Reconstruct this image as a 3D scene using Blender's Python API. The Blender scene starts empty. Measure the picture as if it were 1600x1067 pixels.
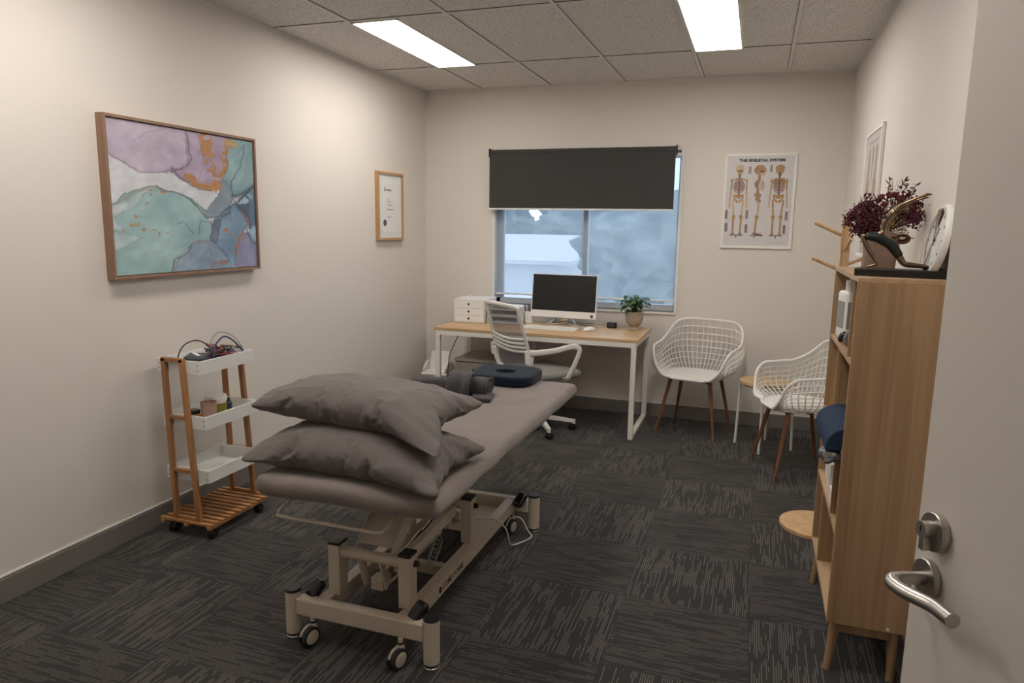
import bpy, bmesh, math, random
import numpy as np
from mathutils import Vector, Matrix, noise as mnoise

random.seed(7)
S = bpy.context.scene
COL = S.collection
PI = math.pi

# ------------------------------------------------------------------ camera
F_PX, YAW, PITCH, ROLL = 1104.1, 0.3288, 0.1627, 0.0152
CAM = Vector((2.785, -5.752, 1.534))
cf = Vector((-math.sin(YAW) * math.cos(PITCH), math.cos(YAW) * math.cos(PITCH), -math.sin(PITCH)))
cr = Vector((math.cos(YAW), math.sin(YAW), 0))
cu = cr.cross(cf)
r2 = cr * math.cos(ROLL) + cu * math.sin(ROLL)
u2 = -cr * math.sin(ROLL) + cu * math.cos(ROLL)
cam_data = bpy.data.cameras.new('camera')
cam = bpy.data.objects.new('camera', cam_data)
COL.objects.link(cam)
m = Matrix((r2, u2, -cf)).transposed().to_4x4()
m.translation = CAM
cam.matrix_world = m
cam_data.sensor_width = 36
cam_data.lens = F_PX / 1600 * 36
cam_data.clip_start = 0.02
S.camera = cam

# ------------------------------------------------------------------ view and world
S.view_settings.view_transform = 'Standard'
S.view_settings.look = 'None'
S.view_settings.exposure = 0.0
S.view_settings.gamma = 1
S.view_settings.use_curve_mapping = False
S.cycles.use_denoising = True
S.cycles.max_bounces = 10
S.cycles.transparent_max_bounces = 16
PANEL_STRENGTH = 18.2
SKY_STRENGTH = 3.4

world = bpy.data.worlds.new('world')
S.world = world
world.use_nodes = True
wn, wl = world.node_tree.nodes, world.node_tree.links
wn.clear()
w_out = wn.new('ShaderNodeOutputWorld')
w_bg = wn.new('ShaderNodeBackground')
w_tc = wn.new('ShaderNodeTexCoord')
w_map = wn.new('ShaderNodeMapping')
w_map.inputs['Scale'].default_value = (1, 1, 3.2)
w_n = wn.new('ShaderNodeTexNoise')
w_n.inputs['Scale'].default_value = 3.0
w_n.inputs['Detail'].default_value = 5
w_r = wn.new('ShaderNodeValToRGB')
w_r.color_ramp.elements[0].position = 0.46
w_r.color_ramp.elements[0].color = (0.42, 0.56, 0.76, 1)
w_r.color_ramp.elements[1].position = 0.66
w_r.color_ramp.elements[1].color = (0.88, 0.92, 0.97, 1)
wl.new(w_tc.outputs['Generated'], w_map.inputs['Vector'])
wl.new(w_map.outputs[0], w_n.inputs['Vector'])
wl.new(w_n.outputs['Fac'], w_r.inputs['Fac'])
wl.new(w_r.outputs['Color'], w_bg.inputs['Color'])
w_bg.inputs['Strength'].default_value = SKY_STRENGTH
wl.new(w_bg.outputs[0], w_out.inputs['Surface'])

# ------------------------------------------------------------------ materials
def srgb(r, g, b):
    f = lambda c: (c / 255 / 12.92) if c / 255 <= 0.04045 else ((c / 255 + 0.055) / 1.055) ** 2.4
    return (f(r), f(g), f(b), 1)

def new_mat(name):
    mt = bpy.data.materials.new(name)
    mt.use_nodes = True
    nt = mt.node_tree
    return mt, nt.nodes, nt.links, nt.nodes['Principled BSDF']

def mat(name, col, rough=0.5, metal=0.0, var=0.06, scale=8.0, bump=0.0, bscale=60.0, stretch=None, sheen=0.0, spec=0.5, bdist=0.002):
    mt, n, l, b = new_mat(name)
    b.inputs['Roughness'].default_value = rough
    b.inputs['Metallic'].default_value = metal
    b.inputs['Specular IOR Level'].default_value = spec
    if sheen:
        b.inputs['Sheen Weight'].default_value = sheen
        b.inputs['Sheen Roughness'].default_value = 0.5
    tc = n.new('ShaderNodeTexCoord')
    mp = n.new('ShaderNodeMapping')
    l.new(tc.outputs['Object'], mp.inputs['Vector'])
    if stretch: mp.inputs['Scale'].default_value = stretch
    t = n.new('ShaderNodeTexNoise')
    t.inputs['Scale'].default_value = scale
    t.inputs['Detail'].default_value = 4
    l.new(mp.outputs[0], t.inputs['Vector'])
    mx = n.new('ShaderNodeMix'); mx.data_type = 'RGBA'
    c = Vector(col[:3])
    mx.inputs[6].default_value = (*[max(0, x * (1 - var)) for x in c], 1)
    mx.inputs[7].default_value = (*[min(1, x * (1 + var)) for x in c], 1)
    l.new(t.outputs['Fac'], mx.inputs[0])
    l.new(mx.outputs[2], b.inputs['Base Color'])
    if bump:
        t2 = n.new('ShaderNodeTexNoise')
        t2.inputs['Scale'].default_value = bscale
        t2.inputs['Detail'].default_value = 3
        l.new(tc.outputs['Object'], t2.inputs['Vector'])
        bp = n.new('ShaderNodeBump')
        bp.inputs['Strength'].default_value = bump
        bp.inputs['Distance'].default_value = bdist
        l.new(t2.outputs['Fac'], bp.inputs['Height'])
        l.new(bp.outputs[0], b.inputs['Normal'])
    return mt

def wood(name, light, dark, axis='z', scale=1.0, rough=0.45, knots=True):
    mt, n, l, b = new_mat(name)
    tc = n.new('ShaderNodeTexCoord')
    mp = n.new('ShaderNodeMapping')
    sc = {'x': (0.55, 9, 9), 'y': (9, 0.55, 9), 'z': (9, 9, 0.55)}[axis]
    mp.inputs['Scale'].default_value = [s * scale for s in sc]
    l.new(tc.outputs['Object'], mp.inputs['Vector'])
    t1 = n.new('ShaderNodeTexNoise')
    t1.inputs['Scale'].default_value = 1.6; t1.inputs['Detail'].default_value = 3
    t1.inputs['Distortion'].default_value = 1.1
    l.new(mp.outputs[0], t1.inputs['Vector'])
    mp2 = n.new('ShaderNodeMapping')
    mp2.inputs['Scale'].default_value = [s * scale * (6 if s > 1 else 2.2) for s in sc]
    l.new(tc.outputs['Object'], mp2.inputs['Vector'])
    t2 = n.new('ShaderNodeTexNoise')
    t2.inputs['Scale'].default_value = 2.0; t2.inputs['Detail'].default_value = 6
    l.new(mp2.outputs[0], t2.inputs['Vector'])
    sn = n.new('ShaderNodeMath'); sn.operation = 'MULTIPLY_ADD'
    sn.inputs[1].default_value = 0.55
    l.new(t1.outputs['Fac'], sn.inputs[0])
    ml = n.new('ShaderNodeMath'); ml.operation = 'MULTIPLY'; ml.inputs[1].default_value = 0.45
    l.new(t2.outputs['Fac'], ml.inputs[0])
    l.new(ml.outputs[0], sn.inputs[2])
    rp = n.new('ShaderNodeValToRGB')
    rp.color_ramp.elements[0].position = 0.36; rp.color_ramp.elements[0].color = dark
    rp.color_ramp.elements[1].position = 0.60; rp.color_ramp.elements[1].color = light
    l.new(sn.outputs[0], rp.inputs['Fac'])
    l.new(rp.outputs['Color'], b.inputs['Base Color'])
    b.inputs['Roughness'].default_value = rough
    bp = n.new('ShaderNodeBump'); bp.inputs['Strength'].default_value = 0.15; bp.inputs['Distance'].default_value = 0.001
    l.new(t2.outputs['Fac'], bp.inputs['Height']); l.new(bp.outputs[0], b.inputs['Normal'])
    return mt

def attr_mat(name, rough=0.5, spec=0.5, coat=0.0, metal_attr=False):
    mt, n, l, b = new_mat(name)
    a = n.new('ShaderNodeAttribute'); a.attribute_name = 'Col'
    l.new(a.outputs['Color'], b.inputs['Base Color'])
    b.inputs['Roughness'].default_value = rough
    b.inputs['Specular IOR Level'].default_value = spec
    b.inputs['Coat Weight'].default_value = coat
    b.inputs['Coat Roughness'].default_value = 0.05
    return mt

def carpet_mat():
    mt, n, l, b = new_mat('carpet_tiles')
    FX, FY, T, P = 2.8555, -2.9712, 0.5, 0.0081
    def M(op, a, c=None, d=None):
        x = n.new('ShaderNodeMath'); x.operation = op
        for i, v in enumerate((a, c, d)):
            if v is None: continue
            if isinstance(v, (int, float)): x.inputs[i].default_value = v
            else: l.new(v, x.inputs[i])
        return x.outputs[0]
    tc = n.new('ShaderNodeTexCoord')
    sp = n.new('ShaderNodeSeparateXYZ'); l.new(tc.outputs['Object'], sp.inputs[0])
    x = M('SUBTRACT', sp.outputs[0], FX - 20 * T); y = M('SUBTRACT', sp.outputs[1], FY - 20 * T)
    xt = M('DIVIDE', x, T); yt = M('DIVIDE', y, T)
    i = M('FLOOR', xt); j = M('FLOOR', yt)
    par = M('MODULO', M('ADD', i, j), 2)          # tile x in [4,5), y in [0,1) -> i=19 j=20 -> odd -> lines along y
    lx = M('MULTIPLY', M('FRACT', xt), T); ly = M('MULTIPLY', M('FRACT', yt), T)
    def sel(a, c):  # par ? a : c
        return M('ADD', M('MULTIPLY', par, a), M('MULTIPLY', M('SUBTRACT', 1, par), c))
    u = sel(lx, ly); v = sel(ly, lx)
    li = M('FLOOR', M('DIVIDE', u, P)); fr = M('FRACT', M('DIVIDE', u, P))
    tid = M('ADD', M('MULTIPLY', i, 17.13), M('MULTIPLY', j, 5.71))
    cb = n.new('ShaderNodeCombineXYZ'); l.new(li, cb.inputs[0]); l.new(tid, cb.inputs[1])
    w1 = n.new('ShaderNodeTexWhiteNoise'); w1.noise_dimensions = '2D'; l.new(cb.outputs[0], w1.inputs['Vector'])
    seg = M('FLOOR', M('ADD', M('MULTIPLY', v, 8), M('MULTIPLY', w1.outputs['Value'], 9)))
    cb2 = n.new('ShaderNodeCombineXYZ'); l.new(li, cb2.inputs[0]); l.new(seg, cb2.inputs[1]); l.new(tid, cb2.inputs[2])
    w2 = n.new('ShaderNodeTexWhiteNoise'); w2.noise_dimensions = '3D'; l.new(cb2.outputs[0], w2.inputs['Vector'])
    # density drifts over each tile
    ns = n.new('ShaderNodeTexNoise'); ns.inputs['Scale'].default_value = 5.5; ns.inputs['Detail'].default_value = 1
    l.new(tc.outputs['Object'], ns.inputs['Vector'])
    on = M('GREATER_THAN', w2.outputs['Value'], M('SUBTRACT', 1.08, M('MULTIPLY', ns.outputs['Fac'], 1.25)))
    pulse = M('LESS_THAN', M('ABSOLUTE', M('SUBTRACT', fr, 0.5)), 0.22)
    line = M('MULTIPLY', on, pulse)
    line = M('MULTIPLY', line, M('ADD', 0.6, M('MULTIPLY', par, 0.4)))
    # seams
    ex = M('LESS_THAN', M('MINIMUM', M('MINIMUM', lx, M('SUBTRACT', T, lx)), M('MINIMUM', ly, M('SUBTRACT', T, ly))), 0.0016)
    fine = n.new('ShaderNodeTexNoise'); fine.inputs['Scale'].default_value = 420; fine.inputs['Detail'].default_value = 2
    l.new(tc.outputs['Object'], fine.inputs['Vector'])
    base = n.new('ShaderNodeMix'); base.data_type = 'RGBA'
    base.inputs[6].default_value = (0.020, 0.0185, 0.0175, 1); base.inputs[7].default_value = (0.044, 0.041, 0.039, 1)
    l.new(fine.outputs['Fac'], base.inputs[0])
    fib = n.new('ShaderNodeMix'); fib.data_type = 'RGBA'
    l.new(base.outputs[2], fib.inputs[6]); fib.inputs[7].default_value = (0.132, 0.120, 0.114, 1)
    l.new(line, fib.inputs[0])
    fin = n.new('ShaderNodeMix'); fin.data_type = 'RGBA'
    l.new(fib.outputs[2], fin.inputs[6]); fin.inputs[7].default_value = (0.014, 0.013, 0.012, 1)
    l.new(M('MULTIPLY', ex, 0.7), fin.inputs[0])
    l.new(fin.outputs[2], b.inputs['Base Color'])
    b.inputs['Roughness'].default_value = 0.95
    b.inputs['Specular IOR Level'].default_value = 0.15
    b.inputs['Sheen Weight'].default_value = 0.12
    bp = n.new('ShaderNodeBump'); bp.inputs['Strength'].default_value = 0.5; bp.inputs['Distance'].default_value = 0.003
    hs = M('ADD', M('MULTIPLY', fine.outputs['Fac'], 0.6), M('MULTIPLY', line, 0.8))
    l.new(hs, bp.inputs['Height']); l.new(bp.outputs[0], b.inputs['Normal'])
    return mt

def ceiling_mat():
    mt, n, l, b = new_mat('ceiling_tile')
    tc = n.new('ShaderNodeTexCoord')
    t = n.new('ShaderNodeTexNoise'); t.inputs['Scale'].default_value = 130; t.inputs['Detail'].default_value = 3
    l.new(tc.outputs['Object'], t.inputs['Vector'])
    rp = n.new('ShaderNodeValToRGB')
    rp.color_ramp.elements[0].position = 0.34; rp.color_ramp.elements[0].color = (0.34, 0.315, 0.29, 1)
    rp.color_ramp.elements[1].position = 0.47; rp.color_ramp.elements[1].color = (0.76, 0.73, 0.69, 1)
    l.new(t.outputs['Fac'], rp.inputs['Fac']); l.new(rp.outputs[0], b.inputs['Base Color'])
    b.inputs['Roughness'].default_value = 0.95
    bp = n.new('ShaderNodeBump'); bp.inputs['Strength'].default_value = 0.25; bp.inputs['Distance'].default_value = 0.002
    l.new(t.outputs['Fac'], bp.inputs['Height']); l.new(bp.outputs[0], b.inputs['Normal'])
    return mt

def emit_mat(name, col, strength):
    mt, n, l, b = new_mat(name)
    b.inputs['Base Color'].default_value = (0.9, 0.9, 0.9, 1)
    b.inputs['Emission Color'].default_value = col
    b.inputs['Emission Strength'].default_value = strength
    return mt

def mix_transparent(name, col, alpha, rough=0.7, translucent=0.0, weave=None):
    """fabric or mesh with open pores: diffuse threads and see-through gaps"""
    mt, n, l, b = new_mat(name)
    out = n['Material Output']
    b.inputs['Base Color'].default_value = col
    b.inputs['Roughness'].default_value = rough
    tr = n.new('ShaderNodeBsdfTransparent')
    mx = n.new('ShaderNodeMixShader')
    surf = b.outputs[0]
    if translucent:
        tl = n.new('ShaderNodeBsdfTranslucent'); tl.inputs['Color'].default_value = col
        m2 = n.new('ShaderNodeMixShader'); m2.inputs[0].default_value = translucent
        l.new(surf, m2.inputs[1]); l.new(tl.outputs[0], m2.inputs[2]); surf = m2.outputs[0]
    if weave:
        tc = n.new('ShaderNodeTexCoord')
        w = n.new('ShaderNodeTexNoise'); w.inputs['Scale'].default_value = weave; w.inputs['Detail'].default_value = 2
        mp = n.new('ShaderNodeMapping'); mp.inputs['Scale'].default_value = (0.15, 1, 1)
        l.new(tc.outputs['Object'], mp.inputs[0]); l.new(mp.outputs[0], w.inputs['Vector'])
        mr = n.new('ShaderNodeMapRange'); mr.inputs['To Min'].default_value = alpha - 0.12; mr.inputs['To Max'].default_value = alpha + 0.12
        l.new(w.outputs['Fac'], mr.inputs['Value']); l.new(mr.outputs[0], mx.inputs[0])
    else:
        mx.inputs[0].default_value = alpha
    l.new(tr.outputs[0], mx.inputs[1]); l.new(surf, mx.inputs[2])
    l.new(mx.outputs[0], out.inputs['Surface'])
    return mt

def glass(name, tint=(1, 1, 1, 1), ior=1.4):
    mt, n, l, b = new_mat(name)
    n.remove(b)
    tr = n.new('ShaderNodeBsdfTransparent'); tr.inputs['Color'].default_value = tint
    gl_ = n.new('ShaderNodeBsdfGlossy'); gl_.inputs['Roughness'].default_value = 0.03
    fr = n.new('ShaderNodeFresnel'); fr.inputs['IOR'].default_value = ior
    mx = n.new('ShaderNodeMixShader'); l.new(fr.outputs[0], mx.inputs[0]); l.new(tr.outputs[0], mx.inputs[1]); l.new(gl_.outputs[0], mx.inputs[2])
    l.new(mx.outputs[0], n['Material Output'].inputs['Surface'])
    return mt

M = {}
M['wall'] = mat('wall_paint', (0.71, 0.66, 0.605, 1), 0.75, var=0.015, scale=1.5, bump=0.12, bscale=240, bdist=0.0008)
M['carpet'] = carpet_mat()
M['ceiling'] = ceiling_mat()
M['grid'] = mat('ceiling_rail', (0.72, 0.69, 0.65, 1), 0.5, var=0.02)
M['shadow_gap'] = mat('dark_gap', (0.08, 0.07, 0.06, 1), 0.9)
M['panel'] = emit_mat('light_diffuser', (1.0, 0.945, 0.875, 1), PANEL_STRENGTH)
M['baseboard'] = mat('baseboard_grey', srgb(124, 119, 114), 0.45, var=0.04)
M['window_alu'] = mat('window_frame', (0.46, 0.49, 0.53, 1), 0.4, var=0.03)
M['white_alu'] = mat('white_frame', (0.78, 0.79, 0.80, 1), 0.35, var=0.02)
M['white_paint'] = mat('white_powder_coat', (0.78, 0.75, 0.70, 1), 0.35, var=0.02)
M['white_plastic'] = mat('white_plastic', (0.80, 0.78, 0.74, 1), 0.4, var=0.02)
M['far_wall'] = mat('far_roofing', (0.50, 0.52, 0.54, 1), 0.7, var=0.06, scale=0.6)
M['white_board'] = mat('white_board', (0.78, 0.77, 0.75, 1), 0.45, var=0.02)
M['cream'] = mat('cream_steel', (0.60, 0.52, 0.42, 1), 0.28, var=0.03)
M['black'] = mat('black_plastic', (0.012, 0.012, 0.013, 1), 0.4, var=0.1)
M['black_gloss'] = mat('black_gloss', (0.008, 0.008, 0.009, 1), 0.12, var=0.1)
M['rubber'] = mat('black_rubber', (0.02, 0.02, 0.021, 1), 0.7, var=0.1)
M['screen'] = mat('dark_screen', (0.010, 0.011, 0.011, 1), 0.28, var=0.05)
M['chrome'] = mat('chrome', (0.75, 0.75, 0.76, 1), 0.15, 1.0, var=0.03)
M['steel'] = mat('brushed_steel', (0.52, 0.49, 0.46, 1), 0.32, 1.0, var=0.08, scale=40, stretch=(1, 12, 1))
M['dark_steel'] = mat('actuator_steel', (0.30, 0.28, 0.27, 1), 0.35, 1.0, var=0.08)  # darker steel for the actuator body
M['blackout'] = mat('blackout_fabric', srgb(58, 57, 56), 0.85, var=0.06, scale=300, bump=0.2, bscale=500)
M['sheer'] = mix_transparent('sheer_screen_fabric', (0.50, 0.60, 0.70, 1), 0.50, 0.9, translucent=0.6, weave=260)
M['oak'] = wood('oak_vertical', srgb(172, 140, 106), srgb(136, 104, 74), 'z', scale=0.55, rough=0.5)
M['oak_y'] = wood('oak_along', srgb(186, 154, 120), srgb(158, 126, 94), 'y', rough=0.5)
M['oak_x'] = wood('oak_across', srgb(204, 172, 132), srgb(178, 144, 104), 'x', rough=0.45)
M['desk_edge'] = wood('desk_edge', srgb(176, 130, 84), srgb(150, 106, 64), 'x', rough=0.5)
M['pale_wood'] = wood('pale_beech', srgb(214, 180, 140), srgb(190, 152, 110), 'z', rough=0.5)
M['bamboo'] = wood('bamboo', srgb(172, 124, 80), srgb(134, 92, 56), 'z', rough=0.45)
M['bamboo_x'] = wood('bamboo_slat', srgb(178, 130, 84), srgb(138, 96, 58), 'x', rough=0.45)
M['walnut'] = wood('walnut_legs', srgb(142, 92, 66), srgb(106, 66, 46), 'z', rough=0.4)
M['frame_wood'] = wood('frame_brown', srgb(152, 120, 98), srgb(130, 100, 80), 'z', rough=0.5)
M['frame_oak'] = wood('frame_oak', srgb(196, 156, 110), srgb(170, 128, 84), 'z', rough=0.5)
M['towelling'] = mat('grey_towelling', srgb(62, 59, 62), 0.95, var=0.35, scale=120, bump=1.0, bscale=260, bdist=0.006, sheen=0.3, spec=0.1)
M['pillow_cloth'] = mat('pillow_cotton', srgb(98, 90, 88), 0.72, var=0.08, scale=12, bump=0.25, bscale=700, sheen=0.15, spec=0.3)
M['terry_cover'] = mat('terry_cover', srgb(126, 115, 111), 0.95, var=0.22, scale=11, bump=0.8, bscale=320, bdist=0.003, sheen=0.35, spec=0.1)
M['navy'] = mat('navy_fabric', srgb(17, 28, 42), 0.85, var=0.15, scale=60, bump=0.4, bscale=500, sheen=0.08, spec=0.2)
M['blue_foam'] = mat('blue_foam', srgb(38, 54, 76), 0.8, var=0.08, scale=30, bump=0.4, bscale=300, spec=0.2)
M['grey_fabric'] = mat('grey_seat_fabric', srgb(140, 138, 136), 0.9, var=0.1, scale=80, bump=0.4, bscale=500)
M['chair_mesh'] = mix_transparent('chair_back_mesh', srgb(140, 141, 147), 0.62, 0.8)
M['terracotta'] = mat('stone_pot', srgb(168, 156, 142), 0.8, var=0.12, scale=30, bump=0.4, bscale=120)
M['soil'] = mat('potting_soil', srgb(70, 48, 34), 0.95, var=0.4, scale=80, bump=1, bscale=90)
M['leaf'] = mat('green_leaf', srgb(52, 96, 48), 0.35, var=0.3, scale=14)
M['stem'] = mat('green_stem', srgb(78, 96, 50), 0.5, var=0.2)
M['burgundy'] = mat('burgundy_foliage', srgb(88, 26, 44), 0.7, var=0.5, scale=30)
M['dried'] = mat('dried_flowers', srgb(150, 122, 88), 0.9, var=0.4, scale=60)
M['pink_dried'] = mat('dusty_pink_bloom', srgb(128, 62, 66), 0.85, var=0.3, scale=60)
M['hessian'] = mat('hessian_wrap', srgb(128, 106, 94), 0.95, var=0.25, scale=90, bump=0.8, bscale=240, bdist=0.003)
M['ribbon'] = mat('brown_ribbon', srgb(104, 74, 60), 0.6, var=0.15)
M['bronze'] = mat('bronze', srgb(132, 112, 92), 0.24, 1.0, var=0.2, scale=14)
M['bronze_dark'] = mat('dark_patina', srgb(40, 44, 42), 0.4, 0.5, var=0.3, scale=20)
M['plinth'] = mat('black_plinth', srgb(24, 21, 20), 0.35, var=0.3, scale=30)
M['paper'] = mat('paper', (0.78, 0.77, 0.75, 1), 0.6, var=0.02)
M['mat_board'] = mat('mount_board', (0.72, 0.74, 0.73, 1), 0.7, var=0.01)
M['ink'] = mat('black_ink', (0.01, 0.01, 0.01, 1), 0.6)
M['grey_ink'] = mat('grey_ink', (0.22, 0.21, 0.21, 1), 0.6)
M['red_ink'] = mat('red_ink', srgb(150, 60, 45), 0.5)
M['orange_ink'] = mat('orange_ink', srgb(190, 110, 60), 0.5)
M['seal'] = mat('seal_purple', srgb(80, 74, 92), 0.6)
M['cabinet'] = mat('grey_laminate', srgb(176, 168, 158), 0.5, var=0.05, stretch=(1, 8, 8))
M['label_grey'] = mat('label_grey', srgb(150, 146, 142), 0.6, var=0.3, scale=90, stretch=(1, 1, 6))
M['cable_black'] = mat('black_cable', (0.012, 0.012, 0.014, 1), 0.5)
M['cable_white'] = mat('white_cable', (0.6, 0.58, 0.55, 1), 0.5)
M['cable_blue'] = mat('blue_cable', srgb(40, 58, 92), 0.5)
M['cable_red'] = mat('red_cable', srgb(150, 40, 50), 0.5)
M['cable_pink'] = mat('pink_cable', srgb(190, 110, 120), 0.5)
M['cable_grey'] = mat('grey_cable', srgb(150, 156, 146), 0.5)
M['device'] = mat('device_grey', srgb(52, 56, 60), 0.45)
M['olive'] = mat('olive_label', srgb(132, 128, 40), 0.5, var=0.1)
M['jar_blue'] = mat('dark_blue_label', srgb(40, 52, 74), 0.5)
M['cup_print'] = mat('rose_cup', srgb(178, 146, 132), 0.6, var=0.35, scale=60)
M['yellow'] = mat('yellow_plastic', srgb(214, 196, 70), 0.5)
M['door'] = mat('door_paint', (0.70, 0.65, 0.59, 1), 0.42, var=0.015, scale=2)
M['bag'] = mat('silver_wrap', srgb(120, 118, 120), 0.35, 0.3, var=0.5, scale=60, bump=1, bscale=70, bdist=0.01)

# ------------------------------------------------------------------ mesh helpers
class MB:
    def __init__(self): self.bm = bmesh.new(); self.T = Matrix.Identity(4)
    def _v(self, p): return self.bm.verts.new(self.T @ Vector(p))
    def box(self, c, s, rot=None):
        R = rot.to_matrix() if hasattr(rot, 'to_matrix') else (rot or Matrix.Identity(3))
        hx, hy, hz = s[0] / 2, s[1] / 2, s[2] / 2
        vs = []
        for dz in (-hz, hz):
            for dx, dy in ((-hx, -hy), (hx, -hy), (hx, hy), (-hx, hy)):
                vs.append(self._v(Vector(c) + R @ Vector((dx, dy, dz))))
        for f in ((0, 3, 2, 1), (4, 5, 6, 7), (0, 1, 5, 4), (1, 2, 6, 5), (2, 3, 7, 6), (3, 0, 4, 7)):
            self.bm.faces.new([vs[k] for k in f])
        return self
    def box2(self, a, b):
        return self.box([(a[k] + b[k]) / 2 for k in range(3)], [abs(b[k] - a[k]) for k in range(3)])
    def bar(self, p0, p1, w, h, up=(0, 0, 1), w1=None, h1=None):
        p0, p1 = Vector(p0), Vector(p1)
        d = (p1 - p0).normalized(); up = Vector(up)
        if abs(d.dot(up)) > 0.98: up = Vector((0, 1, 0))
        sx = d.cross(up).normalized(); sz = sx.cross(d).normalized()
        w1 = w1 or w; h1 = h1 or h
        rings = []
        for p, ww, hh in ((p0, w, h), (p1, w1, h1)):
            rings.append([self._v(p + sx * (a * ww / 2) + sz * (b * hh / 2)) for a, b in ((-1, -1), (1, -1), (1, 1), (-1, 1))])
        self.bm.faces.new(rings[0][::-1]); self.bm.faces.new(rings[1])
        for k in range(4):
            self.bm.faces.new([rings[0][k], rings[0][(k + 1) % 4], rings[1][(k + 1) % 4], rings[1][k]])
        return self
    def cyl(self, p0, p1, r0, r1=None, n=24, cap=True):
        p0, p1 = Vector(p0), Vector(p1); r1 = r0 if r1 is None else r1
        d = (p1 - p0).normalized()
        up = Vector((0, 0, 1)) if abs(d.z) < 0.95 else Vector((1, 0, 0))
        a = d.cross(up).normalized(); b = d.cross(a)
        R = [[self._v(p + (a * math.cos(2 * PI * k / n) + b * math.sin(2 * PI * k / n)) * r) for k in range(n)] for p, r in ((p0, r0), (p1, r1))]
        for k in range(n): self.bm.faces.new([R[0][k], R[0][(k + 1) % n], R[1][(k + 1) % n], R[1][k]])
        if cap: self.bm.faces.new(R[0][::-1]); self.bm.faces.new(R[1])
        return self
    def tube(self, pts, r, n=10, closed=False, flat=1.0, radii=None, up=None):
        pts = [Vector(p) for p in pts]; N = len(pts); rings = []
        prev = None
        for i, p in enumerate(pts):
            if closed: t = pts[(i + 1) % N] - pts[i - 1]
            else: t = pts[min(i + 1, N - 1)] - pts[max(i - 1, 0)]
            t.normalize()
            if up is not None:
                a = t.cross(Vector(up)).normalized()
            elif prev is None:
                a = t.cross(Vector((0, 0, 1)) if abs(t.z) < 0.9 else Vector((1, 0, 0))).normalized()
            else:
                a = (prev - t * prev.dot(t)).normalized()
            prev = a; b = t.cross(a).normalized()
            rr = radii[i] if radii else r
            rings.append([self._v(p + a * math.cos(2 * PI * k / n) * rr + b * math.sin(2 * PI * k / n) * rr * flat) for k in range(n)])
        for i in range(N if closed else N - 1):
            A, B = rings[i], rings[(i + 1) % N]
            for k in range(n): self.bm.faces.new([A[k], A[(k + 1) % n], B[(k + 1) % n], B[k]])
        if not closed:
            self.bm.faces.new(rings[0][::-1]); self.bm.faces.new(rings[-1])
        return self
    def lathe(self, prof, c=(0, 0, 0), n=36, axis='z'):
        c = Vector(c); rings = []
        for r, h in prof:
            ring = []
            for k in range(n):
                a = 2 * PI * k / n
                q = {'z': (r * math.cos(a), r * math.sin(a), h), 'x': (h, r * math.cos(a), r * math.sin(a)), 'y': (r * math.sin(a), h, r * math.cos(a))}[axis]
                ring.append(self._v(c + Vector(q)))
            rings.append(ring)
        for i in range(len(rings) - 1):
            for k in range(n): self.bm.faces.new([rings[i][k], rings[i][(k + 1) % n], rings[i + 1][(k + 1) % n], rings[i + 1][k]])
        if prof[0][0] > 1e-6: self.bm.faces.new(rings[0][::-1])
        if prof[-1][0] > 1e-6: self.bm.faces.new(rings[-1])
        return self
    def prism(self, pts, z0, z1, plane='xy'):
        f = {'xy': lambda a, b, h: (a, b, h), 'xz': lambda a, b, h: (a, h, b), 'yz': lambda a, b, h: (h, a, b)}[plane]
        A = [self._v(f(a, b, z0)) for a, b in pts]; B = [self._v(f(a, b, z1)) for a, b in pts]
        n = len(pts)
        self.bm.faces.new(A[::-1]); self.bm.faces.new(B)
        for k in range(n): self.bm.faces.new([A[k], A[(k + 1) % n], B[(k + 1) % n], B[k]])
        return self
    def grid(self, fn, nu, nv, cu=False, cv=False):
        V = [[self._v(fn(i / (nu if cu else nu - 1), j / (nv if cv else nv - 1))) for j in range(nv)] for i in range(nu)]
        for i in range(nu if cu else nu - 1):
            for j in range(nv if cv else nv - 1):
                self.bm.faces.new([V[i][j], V[(i + 1) % nu][j], V[(i + 1) % nu][(j + 1) % nv], V[i][(j + 1) % nv]])
        return V
    def blob(self, c, s, sub=2, rot=None):
        mt = Matrix.Translation(Vector(c)) @ (rot.to_4x4() if rot else Matrix.Identity(4)) @ Matrix.Diagonal((*s, 1))
        bmesh.ops.create_icosphere(self.bm, subdivisions=sub, radius=1, matrix=self.T @ mt)
        return self

def build(name, mb, material, parent=None, bevel=0.0, smooth=False, sub=0, loc=None, rotz=0.0, seg=2, solid=0.0, recalc=True):
    bm = mb.bm
    if recalc: bmesh.ops.recalc_face_normals(bm, faces=bm.faces)
    me = bpy.data.meshes.new(name)
    bm.to_mesh(me); bm.free()
    me.materials.append(material)
    if smooth:
        me.shade_smooth()
        if smooth == 'auto':
            try: me.set_sharp_from_angle(angle=math.radians(40))
            except Exception: pass
    o = bpy.data.objects.new(name, me)
    COL.objects.link(o)
    if parent is not None: o.parent = parent
    if loc is not None: o.location = loc
    if rotz: o.rotation_euler.z = rotz
    if solid:
        md = o.modifiers.new('thickness', 'SOLIDIFY'); md.thickness = solid; md.offset = 0
    if bevel:
        md = o.modifiers.new('bevel', 'BEVEL'); md.width = bevel; md.segments = seg; md.limit_method = 'ANGLE'; md.angle_limit = math.radians(40)
        md.harden_normals = False
    if sub:
        md = o.modifiers.new('subdivision', 'SUBSURF'); md.levels = sub; md.render_levels = sub
    return o

def tag(o, label, cat=None, group=None, kind=None):
    if label: o['label'] = label
    if cat: o['category'] = cat
    if group: o['group'] = group
    if kind: o['kind'] = kind
    return o

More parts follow.
